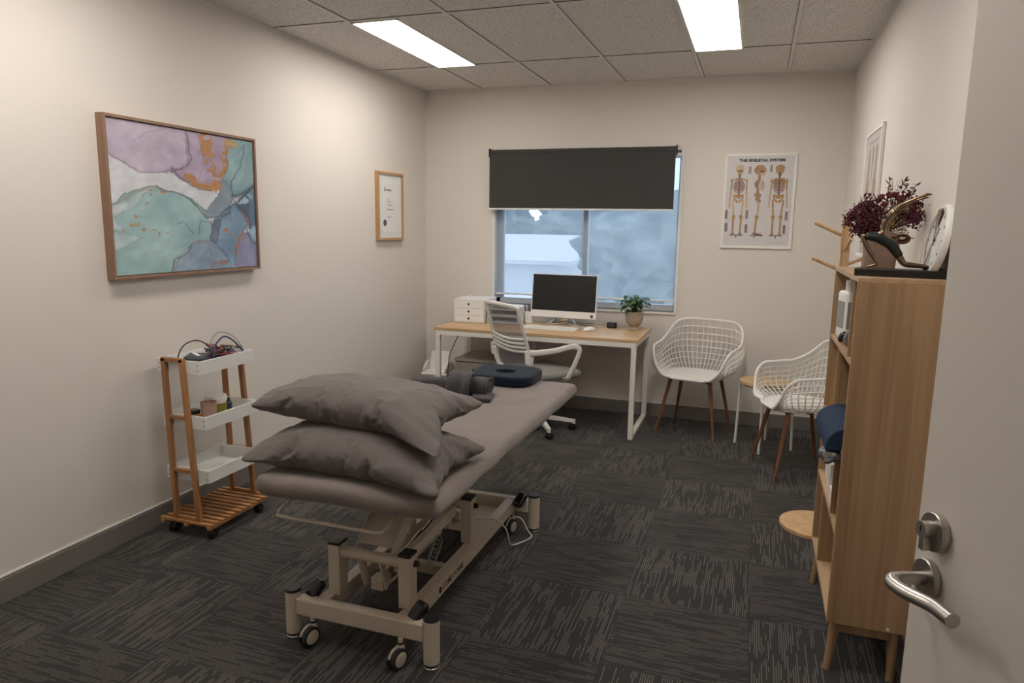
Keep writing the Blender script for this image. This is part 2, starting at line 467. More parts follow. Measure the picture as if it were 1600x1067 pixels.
def thing(name, label, cat, loc=(0, 0, 0), rotz=0.0, group=None):
    o = bpy.data.objects.new(name, None); o.empty_display_size = 0.05
    COL.objects.link(o)
    o.location = loc; o.rotation_euler = (0, 0, rotz)
    return tag(o, label, cat, group)

def struct(name, mb, material, parent=None, **k):
    o = build(name, mb, material, parent, **k)
    if parent is None: o['kind'] = 'structure'
    return o

def copy_tree(o, parent=None):
    c = o.copy(); COL.objects.link(c)
    if parent is not None: c.parent = parent
    for ch in [x for x in bpy.data.objects if x.parent == o]: copy_tree(ch, c)
    return c

def bez(p0, p1, p2, p3, n=16):
    p0, p1, p2, p3 = map(Vector, (p0, p1, p2, p3))
    return [p0 * (1 - t) ** 3 + p1 * 3 * t * (1 - t) ** 2 + p2 * 3 * t * t * (1 - t) + p3 * t ** 3 for t in [i / n for i in range(n + 1)]]

def spline(pts, n=8, closed=False):
    """Catmull-Rom through the points"""
    P = [Vector(p) for p in pts]; N = len(P); out = []
    rng = range(N) if closed else range(N - 1)
    for i in rng:
        a = P[i - 1] if (closed or i > 0) else P[0] * 2 - P[1]
        b = P[i]; c = P[(i + 1) % N]
        d = P[(i + 2) % N] if (closed or i + 2 < N) else c * 2 - b
        for k in range(n):
            t = k / n
            out.append(0.5 * ((2 * b) + (c - a) * t + (2 * a - 5 * b + 4 * c - d) * t * t + (3 * b - a - 3 * c + d) * t ** 3))
    if not closed: out.append(P[-1])
    return out

def text_mesh(name, body, size, material, parent, loc, rot, bold=0.0, extrude=0.0004, align='CENTER', spacing=1.0, xscale=1.0):
    cu_ = bpy.data.curves.new(name, 'FONT')
    cu_.body = body; cu_.size = size; cu_.extrude = extrude; cu_.offset = bold
    cu_.align_x = align; cu_.align_y = 'CENTER'; cu_.space_character = spacing
    tmp = bpy.data.objects.new(name, cu_)
    COL.objects.link(tmp)
    bpy.context.view_layer.update()
    me = bpy.data.meshes.new_from_object(tmp.evaluated_get(bpy.context.evaluated_depsgraph_get()))
    bpy.data.objects.remove(tmp); bpy.data.curves.remove(cu_)
    me.name = name; me.materials.clear(); me.materials.append(material)
    o = bpy.data.objects.new(name, me); COL.objects.link(o)
    if parent is not None: o.parent = parent
    o.location = loc; o.rotation_euler = rot; o.scale = (xscale, 1, 1)
    return o

def color_sheet(name, w, h, nx, ny, rgb, material, parent, thick=0.001):
    """flat printed sheet in local XZ, facing -Y, pigment stored per vertex; rgb array (ny, nx, 3) with row 0 at the top"""
    xs = np.linspace(0, w, nx); zs = np.linspace(h, 0, ny)
    X, Z = np.meshgrid(xs, zs)
    co = np.stack([X, np.full_like(X, -thick), Z], -1).reshape(-1, 3)
    i = np.arange(nx * ny).reshape(ny, nx)
    f = np.stack([i[:-1, :-1], i[1:, :-1], i[1:, 1:], i[:-1, 1:]], -1).reshape(-1, 4)
    me = bpy.data.meshes.new(name)
    me.from_pydata(co.tolist(), [], f.tolist())
    at = me.color_attributes.new('Col', 'FLOAT_COLOR', 'POINT')
    c = np.ones((nx * ny, 4), np.float32); c[:, :3] = rgb.reshape(-1, 3)
    at.data.foreach_set('color', c.ravel())
    me.materials.append(material); me.update()
    o = bpy.data.objects.new(name, me); COL.objects.link(o)
    if parent is not None: o.parent = parent
    return o

# ------------------------------------------------------------------ room shell
W, HC, YN = 3.3667, 2.6593, -5.5
WX0, WX1, WZ0, WZ1 = 0.645, 2.195, 0.865, 2.13
struct('floor', MB().box2((-0.1, -7.2, -0.1), (W + 0.1, 0.1, 0)), M['carpet'])
struct('ceiling', MB().box2((-0.1, -7.2, HC), (W + 0.1, 0.1, HC + 0.1)), M['ceiling'])
struct('wall_left', MB().box2((-0.1, -7.2, 0), (0, 0.1, HC)), M['wall'])
struct('wall_right', MB().box2((W, -7.2, 0), (W + 0.1, 0.1, HC)), M['wall'])
b = MB()
b.box2((0, 0, 0), (WX0, 0.12, HC)); b.box2((WX1, 0, 0), (W, 0.12, HC))
b.box2((WX0, 0, 0), (WX1, 0.12, WZ0)); b.box2((WX0, 0, WZ1), (WX1, 0.12, HC))
struct('wall_back', b, M['wall'])
b = MB(); b.box2((0, YN - 0.1, 0), (2.38, YN, HC)); b.box2((2.38, YN - 0.1, 2.1), (W, YN, HC))
struct('wall_near', b, M['wall'])
struct('wall_corridor', MB().box2((0, -7.2, 0), (W, -7.1, HC)), M['wall'])

def base(name, a, c, n):
    b = MB(); b.box2(a, c); o = struct(name, b, M['baseboard'], bevel=0.003)
    return o
base('baseboard_left', (0, YN, 0), (0.016, 0, 0.104), 0)
base('baseboard_back', (0.016, -0.016, 0), (W - 0.016, 0, 0.104), 0)
base('baseboard_right', (W - 0.016, YN, 0), (W, 0, 0.104), 0)
struct('trim_1', MB().box2((0, YN, 0.107), (0.007, 0, 0.113)), M['white_paint'])
struct('trim_2', MB().box2((0.007, -0.007, 0.107), (W - 0.007, 0, 0.113)), M['white_paint'])
struct('trim_3', MB().box2((0, YN, 0.104), (0.012, 0, 0.107)), M['shadow_gap'])
struct('trim_4', MB().box2((0.012, -0.012, 0.104), (W, 0, 0.107)), M['shadow_gap'])

# suspended ceiling rails: x seams every 0.6, rows 1.2 deep
AX, AY = 0.5186, 0.8553
b = MB(); g = MB()
zt = HC - 0.006
xs_ = [AX + 0.6 * k for k in range(5)]
ys_ = [-AY - 1.2 * k for k in range(4)]
for x in xs_:
    b.box2((x - 0.011, YN, zt), (x + 0.011, 0, HC - 0.0005))
    for s in (-1, 1): g.box2((x + s * 0.012 - 0.0008, YN, HC - 0.003), (x + s * 0.012 + 0.0008, 0, HC + 0.0))
for y in ys_:
    b.box2((0, y - 0.011, zt + 0.0005), (W, y + 0.011, HC - 0.0005))
    for s in (-1, 1): g.box2((0, y + s * 0.012 - 0.0010, HC - 0.003), (W, y + s * 0.012 + 0.0010, HC))
struct('trim_5', b, M['grid'])
struct('trim_6', g, M['shadow_gap'])
b = MB()
b.box2((0, YN, HC - 0.022), (0.003, 0, HC)); b.box2((0, YN, HC - 0.003), (0.02, 0, HC))
b.box2((W - 0.003, YN, HC - 0.022), (W, 0, HC)); b.box2((W - 0.02, YN, HC - 0.003), (W, 0, HC))
b.box2((0, -0.003, HC - 0.022), (W, 0, HC)); b.box2((0, -0.02, HC - 0.003), (W, 0, HC))
struct('trim_7', b, M['grid'])

def ceiling_light(x, y, label):
    t = thing('ceiling_light', label, 'ceiling light', (x, y, HC), group='recessed ceiling lights')
    f = MB(); w, d = 0.145, 0.585
    f.box2((-w - .004, -d - .004, -0.012), (-w + .006, d + .004, -0.001)); f.box2((w - .006, -d - .004, -0.012), (w + .004, d + .004, -0.001))
    f.box2((-w - .004, -d - .004, -0.012), (w + .004, -d + .006, -0.001)); f.box2((-w - .004, d - .006, -0.012), (w + .004, d + .004, -0.001))
    build('frame', f, M['white_paint'], t)
    build('diffuser', MB().box2((-w + .006, -d + .006, -0.009), (w - .006, d - .006, -0.003)), M['panel'], t)
    return t
ceiling_light(AX + 0.155, -AY - 0.6, 'long white ceiling light panel near the left wall, above the desk end')
ceiling_light(AX + 1.8 + 0.155, -AY - 0.6, 'long white ceiling light panel on the right, cut off by the top of the photo')
for (x, lab) in ((AX + 0.155, 'ceiling light panel by the door, left of the two near the camera'), (AX + 1.8 + 0.155, 'ceiling light panel by the door, right of the two near the camera')):
    ceiling_light(x, -AY - 3.0, lab)

# ------------------------------------------------------------------ window, view outside
def window():
    b = MB(); y0, y1 = 0.055, 0.105
    x0, x1, z0, z1 = WX0, WX1, WZ0, WZ1
    b.box2((x0, y0, z0), (x0 + 0.045, y1, z1)); b.box2((x1 - 0.022, y0, z0), (x1, y1, z1))
    b.box2((x0, y0, z0), (x1, y1, z0 + 0.05)); b.box2((x0, y0, z1 - 0.05), (x1, y1, z1))
    b.box2((1.435 - 0.022, y0 - 0.005, z0), (1.435 + 0.022, y1, z1))
    b.box2((x0 + .045, y0 + .01, z0 + 0.05), (x0 + .07, y1 - .01, z1 - .05))
    w = struct('window_1', b, M['window_alu'], bevel=0.003)
    gm = glass('window_glass')
    for a, c in ((x0 + 0.07, 1.413), (1.457, x1 - 0.022)):
        build('window_pane', MB().box2((a, 0.078, z0 + 0.05), (c, 0.082, z1 - 0.05)), gm, w)
    build('window_sill', MB().box2((x0, -0.012, z0 - 0.02), (x1, 0.055, z0)), M['white_paint'], w, bevel=0.003)
window()
# white reveal lining round the opening
b = MB()
b.box2((WX0, 0.0, WZ0), (WX0 + 0.008, 0.055, WZ1)); b.box2((WX1 - 0.008, 0.0, WZ0), (WX1, 0.055, WZ1))
b.box2((WX0 - 0.012, -0.006, WZ0 - 0.02), (WX0, 0.004, WZ1)); b.box2((WX1, -0.006, WZ0 - 0.02), (WX1 + 0.012, 0.004, WZ1))
struct('trim_8', b, M['white_alu'])

t = thing('roller_blind', 'charcoal blackout roller blind half lowered over the window, tube and fabric', 'blind', (1.385, 0, 2.13))
b = MB(); b.cyl((-0.765, -0.035, 0), (0.765, -0.035, 0), 0.026, n=32); build('roller_tube', b, M['blackout'], t, smooth='auto')
def drape(u, v): return (-0.765 + 1.53 * u, -0.058 + 0.0015 * math.sin(u * 9), 0.0 - 0.455 * v)
b = MB(); b.grid(drape, 24, 4); build('blind_fabric', b, M['blackout'], t, solid=0.0016)
build('bottom_bar', MB().box2((-0.765, -0.066, -0.467), (0.765, -0.052, -0.453)), M['white_alu'], t, bevel=0.003)
for s in (-1, 1):
    b = MB(); b.box2((s * 0.768 - 0.004, -0.066, -0.036), (s * 0.768 + 0.004, -0.002, 0.034)); build('bracket', b, M['black'], t, bevel=0.002)
t = thing('sheer_blind', 'translucent blue grey screen blind behind the charcoal one, view showing through', 'blind', (1.42, 0, 2.09))
b = MB(); b.grid(lambda u, v: (-0.76 + 1.525 * u, 0.035, -1.135 * v), 4, 4); build('blind_fabric', b, M['sheer'], t)
build('bottom_bar', MB().box2((-0.762, 0.028, -1.148), (0.768, 0.042, -1.132)), M['white_alu'], t, bevel=0.003)
b = MB(); b.cyl((-0.765, 0.03, 0.005), (0.765, 0.03, 0.005), 0.022); build('roller_tube', b, M['white_alu'], t, smooth='auto')
b = MB()
cp = [(2.212, -0.03, 2.13 - 0.0), (2.214, -0.028, 1.5), (2.212, -0.026, 0.83), (2.219, -0.026, 0.80), (2.226, -0.026, 0.83), (2.224, -0.03, 1.5), (2.222, -0.03, 2.13)]
b.tube(spline(cp, 6), 0.0018, n=6)
tag(build('blind_chain', b, M['white_plastic'], smooth=True), 'thin white beaded pull chain hanging right of the window', 'chain')

# outside
def out_mat(name, c1, c2, sc):
    mt, n, l, p = new_mat(name)
    tc = n.new('ShaderNodeTexCoord'); t_ = n.new('ShaderNodeTexNoise'); t_.inputs['Scale'].default_value = sc; t_.inputs['Detail'].default_value = 6
    r_ = n.new('ShaderNodeValToRGB'); r_.color_ramp.elements[0].color = c1; r_.color_ramp.elements[1].color = c2
    r_.color_ramp.elements[0].position = .4; r_.color_ramp.elements[1].position = .6
    l.new(tc.outputs['Object'], t_.inputs['Vector']); l.new(t_.outputs['Fac'], r_.inputs['Fac']); l.new(r_.outputs['Color'], p.inputs['Base Color'])
    p.inputs['Roughness'].default_value = 0.9
    return mt
def WB_(t):
    mb = MB(); mb.T = Matrix.Translation(t.location).inverted(); return mb
struct('ground', MB().box2((-60, 0.5, -3.2), (60, 90, -3.0)), out_mat('pale_ground', (0.55, 0.58, 0.6, 1), (0.7, 0.72, 0.74, 1), 0.3))
def tree(x, y, z, s, seed, label):
    t = thing('tree', label, 'tree', (x, y, -3.0))
    build('trunk', MB().cyl((0, 0, 0), (0, 0, z + 3.0), 0.16 * s, 0.09 * s), M['walnut'], t)
    b = MB(); rnd = random.Random(seed)
    bmesh.ops.create_icosphere(b.bm, subdivisions=5, radius=1)
    off = Vector((seed * 3.1, seed, 0))
    for v in b.bm.verts:
        p = v.co.copy()
        d = 1 + 0.45 * mnoise.noise(p * 1.6 + off) + 0.22 * mnoise.noise(p * 5 + off) + 0.12 * mnoise.noise(p * 13 + off)
        v.co = Vector((p.x * 1.25, p.y, p.z * 0.85)) * d * s
    bmesh.ops.translate(b.bm, verts=b.bm.verts, vec=(0, 0, z + 3.0))
    build('crown', b, M_leaf_far, t, smooth=True)
M_leaf_far = out_mat('far_foliage', (0.13, 0.17, 0.17, 1), (0.24, 0.28, 0.27, 1), 1.5)
tree(1.15, 9.5, 0.8, 1.45, 3, 'blurred tree outside, filling the right half of the window')
tree(-4.8, 29.0, 1.9, 2.2, 5, 'blurred tree outside, above the pale roof next to the window mullion')
tree(-12.2, 32.0, 2.0, 2.2, 9, 'blurred tree outside, above the pale roof at the left edge of the window')
t = thing('building', 'pale flat roofed building seen low through the left half of the window', 'building', (-5.6, 15, -3))
b = WB_(t); b.box2((-9.6, 12, -3), (-2.0, 20, 0.55)); build('walls', b, M['far_wall'], t)
b = WB_(t); b.box((-5.8, 16.2, 0.88), (8.4, 9.0, 0.10), Matrix.Rotation(math.radians(3.5), 3, 'X')); build('roof', b, M['far_wall'], t)

# ------------------------------------------------------------------ door in the right foreground
dl = Vector((0.323, -0.946, 0)).normalized()          # from the lock edge towards the hinge
dn = Vector((-0.946, -0.323, 0)).normalized()         # visible face looks left
DL = 0.90
b = MB()
E0 = Vector((3.032, -4.646, 0))
def dbox(mb, s0, s1, n0, n1, z0, z1):
    P = lambda s, n_, z: E0 + dl * s + dn * n_ + Vector((0, 0, z))
    vs = [mb._v(P(s, n_, z)) for z in (z0, z1) for s, n_ in ((s0, n0), (s1, n0), (s1, n1), (s0, n1))]
    for f in ((0, 3, 2, 1), (4, 5, 6, 7), (0, 1, 5, 4), (1, 2, 6, 5), (2, 3, 7, 6), (3, 0, 4, 7)): mb.bm.faces.new([vs[k] for k in f])
dbox(b, 0, DL, -0.036, 0, 0.012, 2.05)
door = struct('door_1', b, M['door'], bevel=0.0015)
def dp(s, n_, z): return E0 + dl * s + dn * n_ + Vector((0, 0, z))
# handle: rose, neck and cranked lever
rz, lz, ss, s2 = 1.055, 1.127, 0.042, 0.050
h = MB(); h.cyl(dp(ss, 0, rz), dp(ss, 0.010, rz), 0.0275, n=48)
rose = build('handle_rose', h, M['steel'], door, bevel=0.0012, smooth='auto')
h = MB()
path = [dp(ss, 0.008, rz), dp(ss, 0.02, rz), dp(ss, 0.032, rz)]
path += bez(dp(ss, 0.038, rz), dp(ss, 0.050, rz), dp(ss + 0.004, 0.060, rz), dp(ss + 0.018, 0.061, rz), 10)
path += bez(dp(ss + 0.03, 0.059, rz), dp(ss + 0.055, 0.055, rz + 0.001), dp(ss + 0.068, 0.044, rz + 0.003), dp(ss + 0.09, 0.044, rz + 0.005), 10)
path += [dp(ss + 0.105, 0.044, rz + 0.006), dp(ss + 0.122, 0.044, rz + 0.007)]
h.tube(path, 0.0095, n=20)
build('handle_lever', h, M['steel'], door, smooth='auto')
h = MB(); h.cyl(dp(s2, 0, lz), dp(s2, 0.011, lz), 0.0275, n=48)
lr = build('lock_rose', h, M['steel'], door, bevel=0.0012, smooth='auto')
h = MB(); h.cyl(dp(s2, 0.011, lz + 0.004), dp(s2, 0.026, lz + 0.004), 0.0115, n=32); h.bar(dp(s2, 0.011, lz - 0.014), dp(s2, 0.024, lz - 0.014), 0.010, 0.022)
build('lock_cylinder', h, M['steel'], lr, smooth='auto')
h = MB(); h.bar(dp(s2, 0.0262, lz + 0.006), dp(s2, 0.0268, lz + 0.006), 0.0018, 0.008)
build('keyhole', h, M['black'], lr)

b = MB(); dbox(b, DL, DL + 0.03, -0.045, -0.01, 0, 2.08)
struct('trim_9', b, M['white_paint'])

# ------------------------------------------------------------------ pictures
def inpoly(X, Y, poly):
    r = np.zeros(X.shape, bool); n = len(poly); j = n - 1
    for i in range(n):
        xi, yi = poly[i]; xj, yj = poly[j]
        c = ((yi > Y) != (yj > Y)) & (X < (xj - xi) * (Y - yi) / (yj - yi + 1e-12) + xi)
        r ^= c; j = i
    return r
def seg_dist(X, Y, pts):
    D = np.full(X.shape, 9e9)
    for (ax, ay), (bx, by) in zip(pts[:-1], pts[1:]):
        dx, dy = bx - ax, by - ay
        t_ = np.clip(((X - ax) * dx + (Y - ay) * dy) / (dx * dx + dy * dy + 1e-12), 0, 1)
        D = np.minimum(D, (X - ax - t_ * dx) ** 2 + (Y - ay - t_ * dy) ** 2)
    return np.sqrt(D)
def vnoise(X, Y, sc, seed, octv=4):
    """value noise, smooth"""
    rs = np.random.RandomState(seed); out = np.zeros(X.shape); amp = 1; tot = 0
    for o in range(octv):
        G = rs.rand(64, 64); x = X * sc % 63; y = Y * sc % 63
        i = x.astype(int); j = y.astype(int); fx = x - i; fy = y - j
        fx = fx * fx * (3 - 2 * fx); fy = fy * fy * (3 - 2 * fy)
        i1 = (i + 1) % 64; j1 = (j + 1) % 64
        out += amp * ((G[i, j] * (1 - fx) + G[i1, j] * fx) * (1 - fy) + (G[i, j1] * (1 - fx) + G[i1, j1] * fx) * fy)
        tot += amp; amp *= 0.5; sc *= 2.03
    return out / tot

def painting_rgb(nx, ny):
    U, V = np.meshgrid(np.linspace(0, 1, nx), np.linspace(0, 1, ny))
    wx = (vnoise(U + 3, V + 5, 5, 1, 6) - .5) * 0.10; wy = (vnoise(U + 7, V + 2, 5, 2, 6) - .5) * 0.10
    X, Y = U + wx, V + wy
    L = lambda r, g, b_: np.array(srgb(r, g, b_)[:3])
    def q(pts):     # photo zoom coordinates -> sheet coordinates
        out = []
        for px, py in pts:
            s = (px - 112 - (py - 90) * 0.045) / (958 - 112 - (py - 90) * 0.045 * 1.0)
            u = s / (0.795 * (1 - s) + s)
            top = 90 + (215 - 90) * s; bot = 998 + (935 - 998) * s
            out.append((u, (py - top) / (bot - top)))
        return out
    C = np.empty((ny, nx, 3)); n1 = vnoise(U, V, 6, 11)[..., None]; n2 = vnoise(U, V, 16, 12)[..., None]
    C[:] = L(205, 208, 214) * (0.85 + .3 * n1)
    def fill(poly, c1, c2, sc=5, seed=1, edge=0.0):
        m_ = inpoly(X, Y, q(poly)); k = vnoise(U, V, sc, seed)[..., None]; k = np.clip((k - .3) / .4, 0, 1)
        c = L(*c1) * (1 - k) + L(*c2) * k
        pq = q(poly); d = seg_dist(X, Y, pq + pq[:1])[..., None]
        fl = vnoise(X, Y, sc * 1.7, seed + 200)[..., None]
        c = c * (1.10 - 0.30 * np.exp(-(d / 0.010) ** 2)) + 0.10 * np.clip(fl - .45, 0, 1) * 2 * (1 - np.exp(-(d / 0.05) ** 2))
        C[m_] = c[m_]
    fill([(60, 60), (495, 110), (500, 330), (440, 365), (390, 385), (250, 392), (170, 350), (100, 290)], (164, 148, 170), (186, 174, 192), 6, 21)
    fill([(485, 110), (740, 150), (735, 300), (700, 470), (640, 498), (540, 480), (450, 420), (385, 370), (470, 360)], (150, 132, 160), (178, 160, 184), 7, 22)
    fill([(735, 150), (1000, 180), (1000, 460), (900, 480), (800, 520), (770, 480), (715, 420), (730, 300)], (112, 148, 156), (146, 178, 182), 5, 23)
    fill([(715, 415), (770, 450), (795, 510), (760, 580), (690, 625), (610, 640), (520, 575), (440, 520), (600, 590), (660, 540)], (118, 136, 150), (140, 158, 168), 6, 24)
    fill([(100, 620), (180, 520), (330, 474), (430, 515), (560, 580), (640, 680), (630, 760), (600, 800), (450, 825), (405, 880), (400, 1020), (60, 1020)], (122, 160, 164), (150, 184, 186), 4, 25)
    fill([(100, 640), (160, 560), (250, 510), (330, 480), (200, 600), (150, 640), (190, 720), (120, 740)], (190, 200, 205), (160, 185, 188), 8, 26)
    fill([(60, 720), (260, 750), (150, 870), (60, 860)], (110, 150, 156), (170, 190, 194), 6, 27)
    fill([(650, 640), (810, 560), (900, 690), (850, 750), (790, 850), (770, 960), (720, 930), (610, 795), (640, 700)], (92, 124, 150), (128, 162, 182), 5, 28)
    fill([(610, 795), (620, 740), (655, 640), (700, 640), (680, 740), (660, 830)], (76, 94, 122), (96, 116, 142), 6, 29)
    fill([(400, 1020), (415, 880), (480, 815), (610, 797), (680, 880), (760, 960), (700, 1020)], (112, 136, 158), (140, 160, 178), 5, 30)
    fill([(770, 960), (790, 850), (850, 740), (905, 740), (1000, 830), (1000, 980)], (98, 110, 146), (130, 124, 158), 7, 31)
    fill([(810, 560), (830, 530), (900, 470), (1000, 430), (1000, 830), (940, 800), (900, 700)], (38, 68, 92), (70, 108, 132), 9, 32)
    fill([(815, 560), (870, 515), (910, 530), (880, 560)], (190, 200, 206), (150, 170, 182), 12, 33)
    fill([(880, 500), (950, 455), (1000, 450), (930, 530)], (150, 178, 190), (90, 130, 150), 12, 34)
    fill([(905, 740), (930, 690), (1000, 700), (1000, 830), (945, 800)], (140, 178, 196), (110, 150, 176), 9, 35)
    # soft marbling
    C *= (0.88 + 0.26 * n2)
    band = np.abs(np.sin((X * 9 + Y * 6 + 6 * vnoise(U, V, 4, 40)) * 2.2))[..., None]
    C *= 0.94 + 0.09 * band
    # gold and copper
    def gold(pts, wdt, seed, dens=0.42, c=(176, 122, 66)):
        d = seg_dist(X, Y, q(pts)); nn = vnoise(U, V, 30, seed); m_ = (d < wdt * (0.35 + 1.1 * nn)) & (vnoise(U, V, 34, seed + 1, 5) > dens + 0.06)
        k = vnoise(U, V, 60, seed + 2)[..., None]; cc = L(*c) * (0.7 + 0.7 * k); C[m_] = cc[m_]
    gold([(600, 175), (615, 300), (640, 400), (650, 480)], 0.040, 50, 0.38)
    gold([(740, 205), (710, 300), (690, 420), (640, 480), (560, 460), (500, 425)], 0.030, 53, 0.34)
    gold([(480, 410), (560, 470), (640, 488), (690, 450)], 0.022, 56, 0.30)
    gold([(720, 200), (800, 215)], 0.02, 59, 0.3, (190, 150, 80))
    for k_, (pts, wd) in enumerate([([(190, 620), (280, 570)], .045), ([(190, 710), (310, 680)], .035), ([(280, 740), (350, 720)], .025), ([(310, 520), (350, 490)], .03)]):
        gold(pts, wd, 62 + 3 * k_, 0.60, (170, 130, 80))
    gold([(775, 900), (800, 830), (850, 750)], 0.018, 80, 0.35, (160, 112, 80))
    gold([(740, 730), (770, 780)], 0.028, 83, 0.5, (160, 118, 80))
    gold([(850, 600), (900, 680)], 0.016, 86, 0.45, (140, 90, 70))
    gold([(600, 945), (700, 930)], 0.014, 89, 0.35, (150, 90, 66))
    gold([(480, 808), (610, 797)], 0.007, 92, 0.4, (140, 110, 100))
    # dark veins
    def vein(pts, wdt, dark, c=(40, 46, 62)):
        d = seg_dist(X, Y, q(pts)); k = np.exp(-(d / wdt) ** 2)[..., None] * dark; C[:] = C * (1 - k) + L(*c) * k
    vein([(485, 120), (492, 200), (495, 310), (470, 355), (390, 385), (385, 360), (470, 420), (500, 460), (560, 492), (640, 500)], .005, .75, (80, 50, 80))
    vein([(120, 310), (190, 360), (250, 392), (330, 388), (390, 368)], .005, .6, (110, 90, 120))
    vein([(330, 474), (430, 515), (520, 570), (600, 640), (680, 630), (760, 590), (790, 530)], .006, .8)
    vein([(790, 520), (780, 420), (840, 340), (885, 225)], .005, .8, (40, 70, 80))
    vein([(725, 240), (730, 330), (715, 420), (775, 440), (790, 500)], .004, .5, (70, 90, 100))
    vein([(795, 515), (850, 500), (960, 445)], .02, .85, (24, 44, 60))
    vein([(800, 540), (850, 580), (900, 650), (910, 690), (890, 720), (930, 810), (960, 822)], .007, .85, (60, 30, 40))
    vein([(700, 635), (750, 620), (800, 560)], .010, .75, (30, 60, 74))
    vein([(640, 650), (625, 720), (612, 795), (660, 830), (720, 930)], .005, .7, (50, 60, 90))
    vein([(520, 755), (560, 665), (640, 690), (630, 660)], .004, .75, (40, 80, 90))
    vein([(400, 700), (440, 690), (500, 745)], .004, .6, (50, 90, 100))
    vein([(400, 970), (405, 890), (440, 850), (480, 812)], .007, .8, (60, 50, 60))
    vein([(770, 920), (790, 850), (850, 740)], .004, .6, (60, 60, 80))
    vein([(210, 210), (270, 160), (380, 150)], .004, .35, (120, 100, 130))
    vein([(130, 580), (220, 520), (330, 478)], .006, .5, (150, 120, 70))
    vein([(760, 300), (800, 270), (880, 230)], .004, .4, (60, 90, 100))
    vein([(610, 800), (600, 880), (640, 940)], .003, .4, (60, 70, 100))
    vein([(560, 180), (580, 300), (560, 430)], .004, .4, (110, 70, 130))
    vein([(940, 240), (900, 380), (830, 500)], .03, .3, (90, 130, 140))
    return np.clip(C * 0.9 + 0.05, 0, 1)

M['art'] = attr_mat('canvas_print', 0.35, 0.5, coat=0.15)
M['chart'] = attr_mat('laminated_print', 0.35, 0.5, coat=0.4)

def frame_rails(w, h, rail, depth, z0=0.0):
    """four mitred rails, local XZ, back at y=0, front at y=-depth"""
    b = MB()
    for pts in (((0, 0), (w, 0), (w - rail, rail), (rail, rail)), ((0, h), (rail, h - rail), (w - rail, h - rail), (w, h)),
                ((0, 0), (rail, rail), (rail, h - rail), (0, h)), ((w, 0), (w, h), (w - rail, h - rail), (w - rail, rail))):
        b.prism(pts, 0, -depth, 'xz')
    return b
PX, PZ, PW, PH = -3.305, 1.262, 1.005, 0.735
t = thing('abstract_painting', 'abstract fluid painting in lilac, teal and copper, thin brown frame, left wall', 'painting', (0.0, PX, PZ), rotz=PI / 2)
build('frame', frame_rails(PW, PH, 0.014, 0.045), M['frame_wood'], t, bevel=0.001)
cv = color_sheet('canvas', PW - 0.036, PH - 0.036, 420, 320, painting_rgb(420, 320), M['art'], t, thick=0.036)
cv.location = (0.018, 0, 0.018)
build('canvas_back', MB().box2((0.018, -0.0355, 0.018), (PW - 0.018, -0.004, PH - 0.018)), M['white_board'], t)

# certificate
t = thing('certificate', 'framed certificate with dark oval seal, slim oak frame, left wall near the corner', 'certificate', (0.0, -0.885, 1.405), rotz=PI / 2)
cw, ch = 0.405, 0.525
build('frame', frame_rails(cw, ch, 0.018, 0.032), M['frame_oak'], t, bevel=0.001)
mb_ = build('mount', MB().box2((0.015, -0.020, 0.015), (cw - 0.015, -0.004, ch - 0.015)), M['mat_board'], t)
pp = build('paper', MB().box2((0.072, -0.0215, 0.060), (cw - 0.060, -0.020, ch - 0.060)), M['paper'], t)
b = MB(); b.lathe([(0.0, -0.0225), (0.026, -0.0225), (0.026, -0.0215)], (0.112, 0, 0.135), 28, 'y'); build('seal', b, M['seal'], pp)
b = MB(); b.lathe([(0.0, -0.0225), (0.012, -0.0225), (0.012, -0.0215)], (0.118, 0, 0.388), 16, 'y'); b.box((0.118, -0.022, 0.405), (0.008, 0.001, 0.02)); build('crest', b, M['grey_ink'], pp)
b = MB(); rnd = random.Random(4)
for (x0_, z_, w_, h_) in [(0.142, 0.388, 0.075, 0.014), (0.150, 0.318, 0.03, 0.003), (0.150, 0.298, 0.055, 0.005), (0.150, 0.276, 0.085, 0.0035), (0.150, 0.268, 0.07, 0.003), (0.146, 0.238, 0.10, 0.007), (0.150, 0.185, 0.06, 0.003), (0.150, 0.174, 0.05, 0.003), (0.150, 0.150, 0.03, 0.002)]:
    x = x0_
    while x < x0_ + w_:
        l_ = rnd.uniform(0.003, 0.009); b.box((x + l_ / 2, -0.0218, z_ + rnd.uniform(-.0006, .0006)), (l_, 0.0006, h_)); x += l_ + 0.0018
tag(build('printed_lines', b, M['grey_ink'], pp), None, kind='stuff')

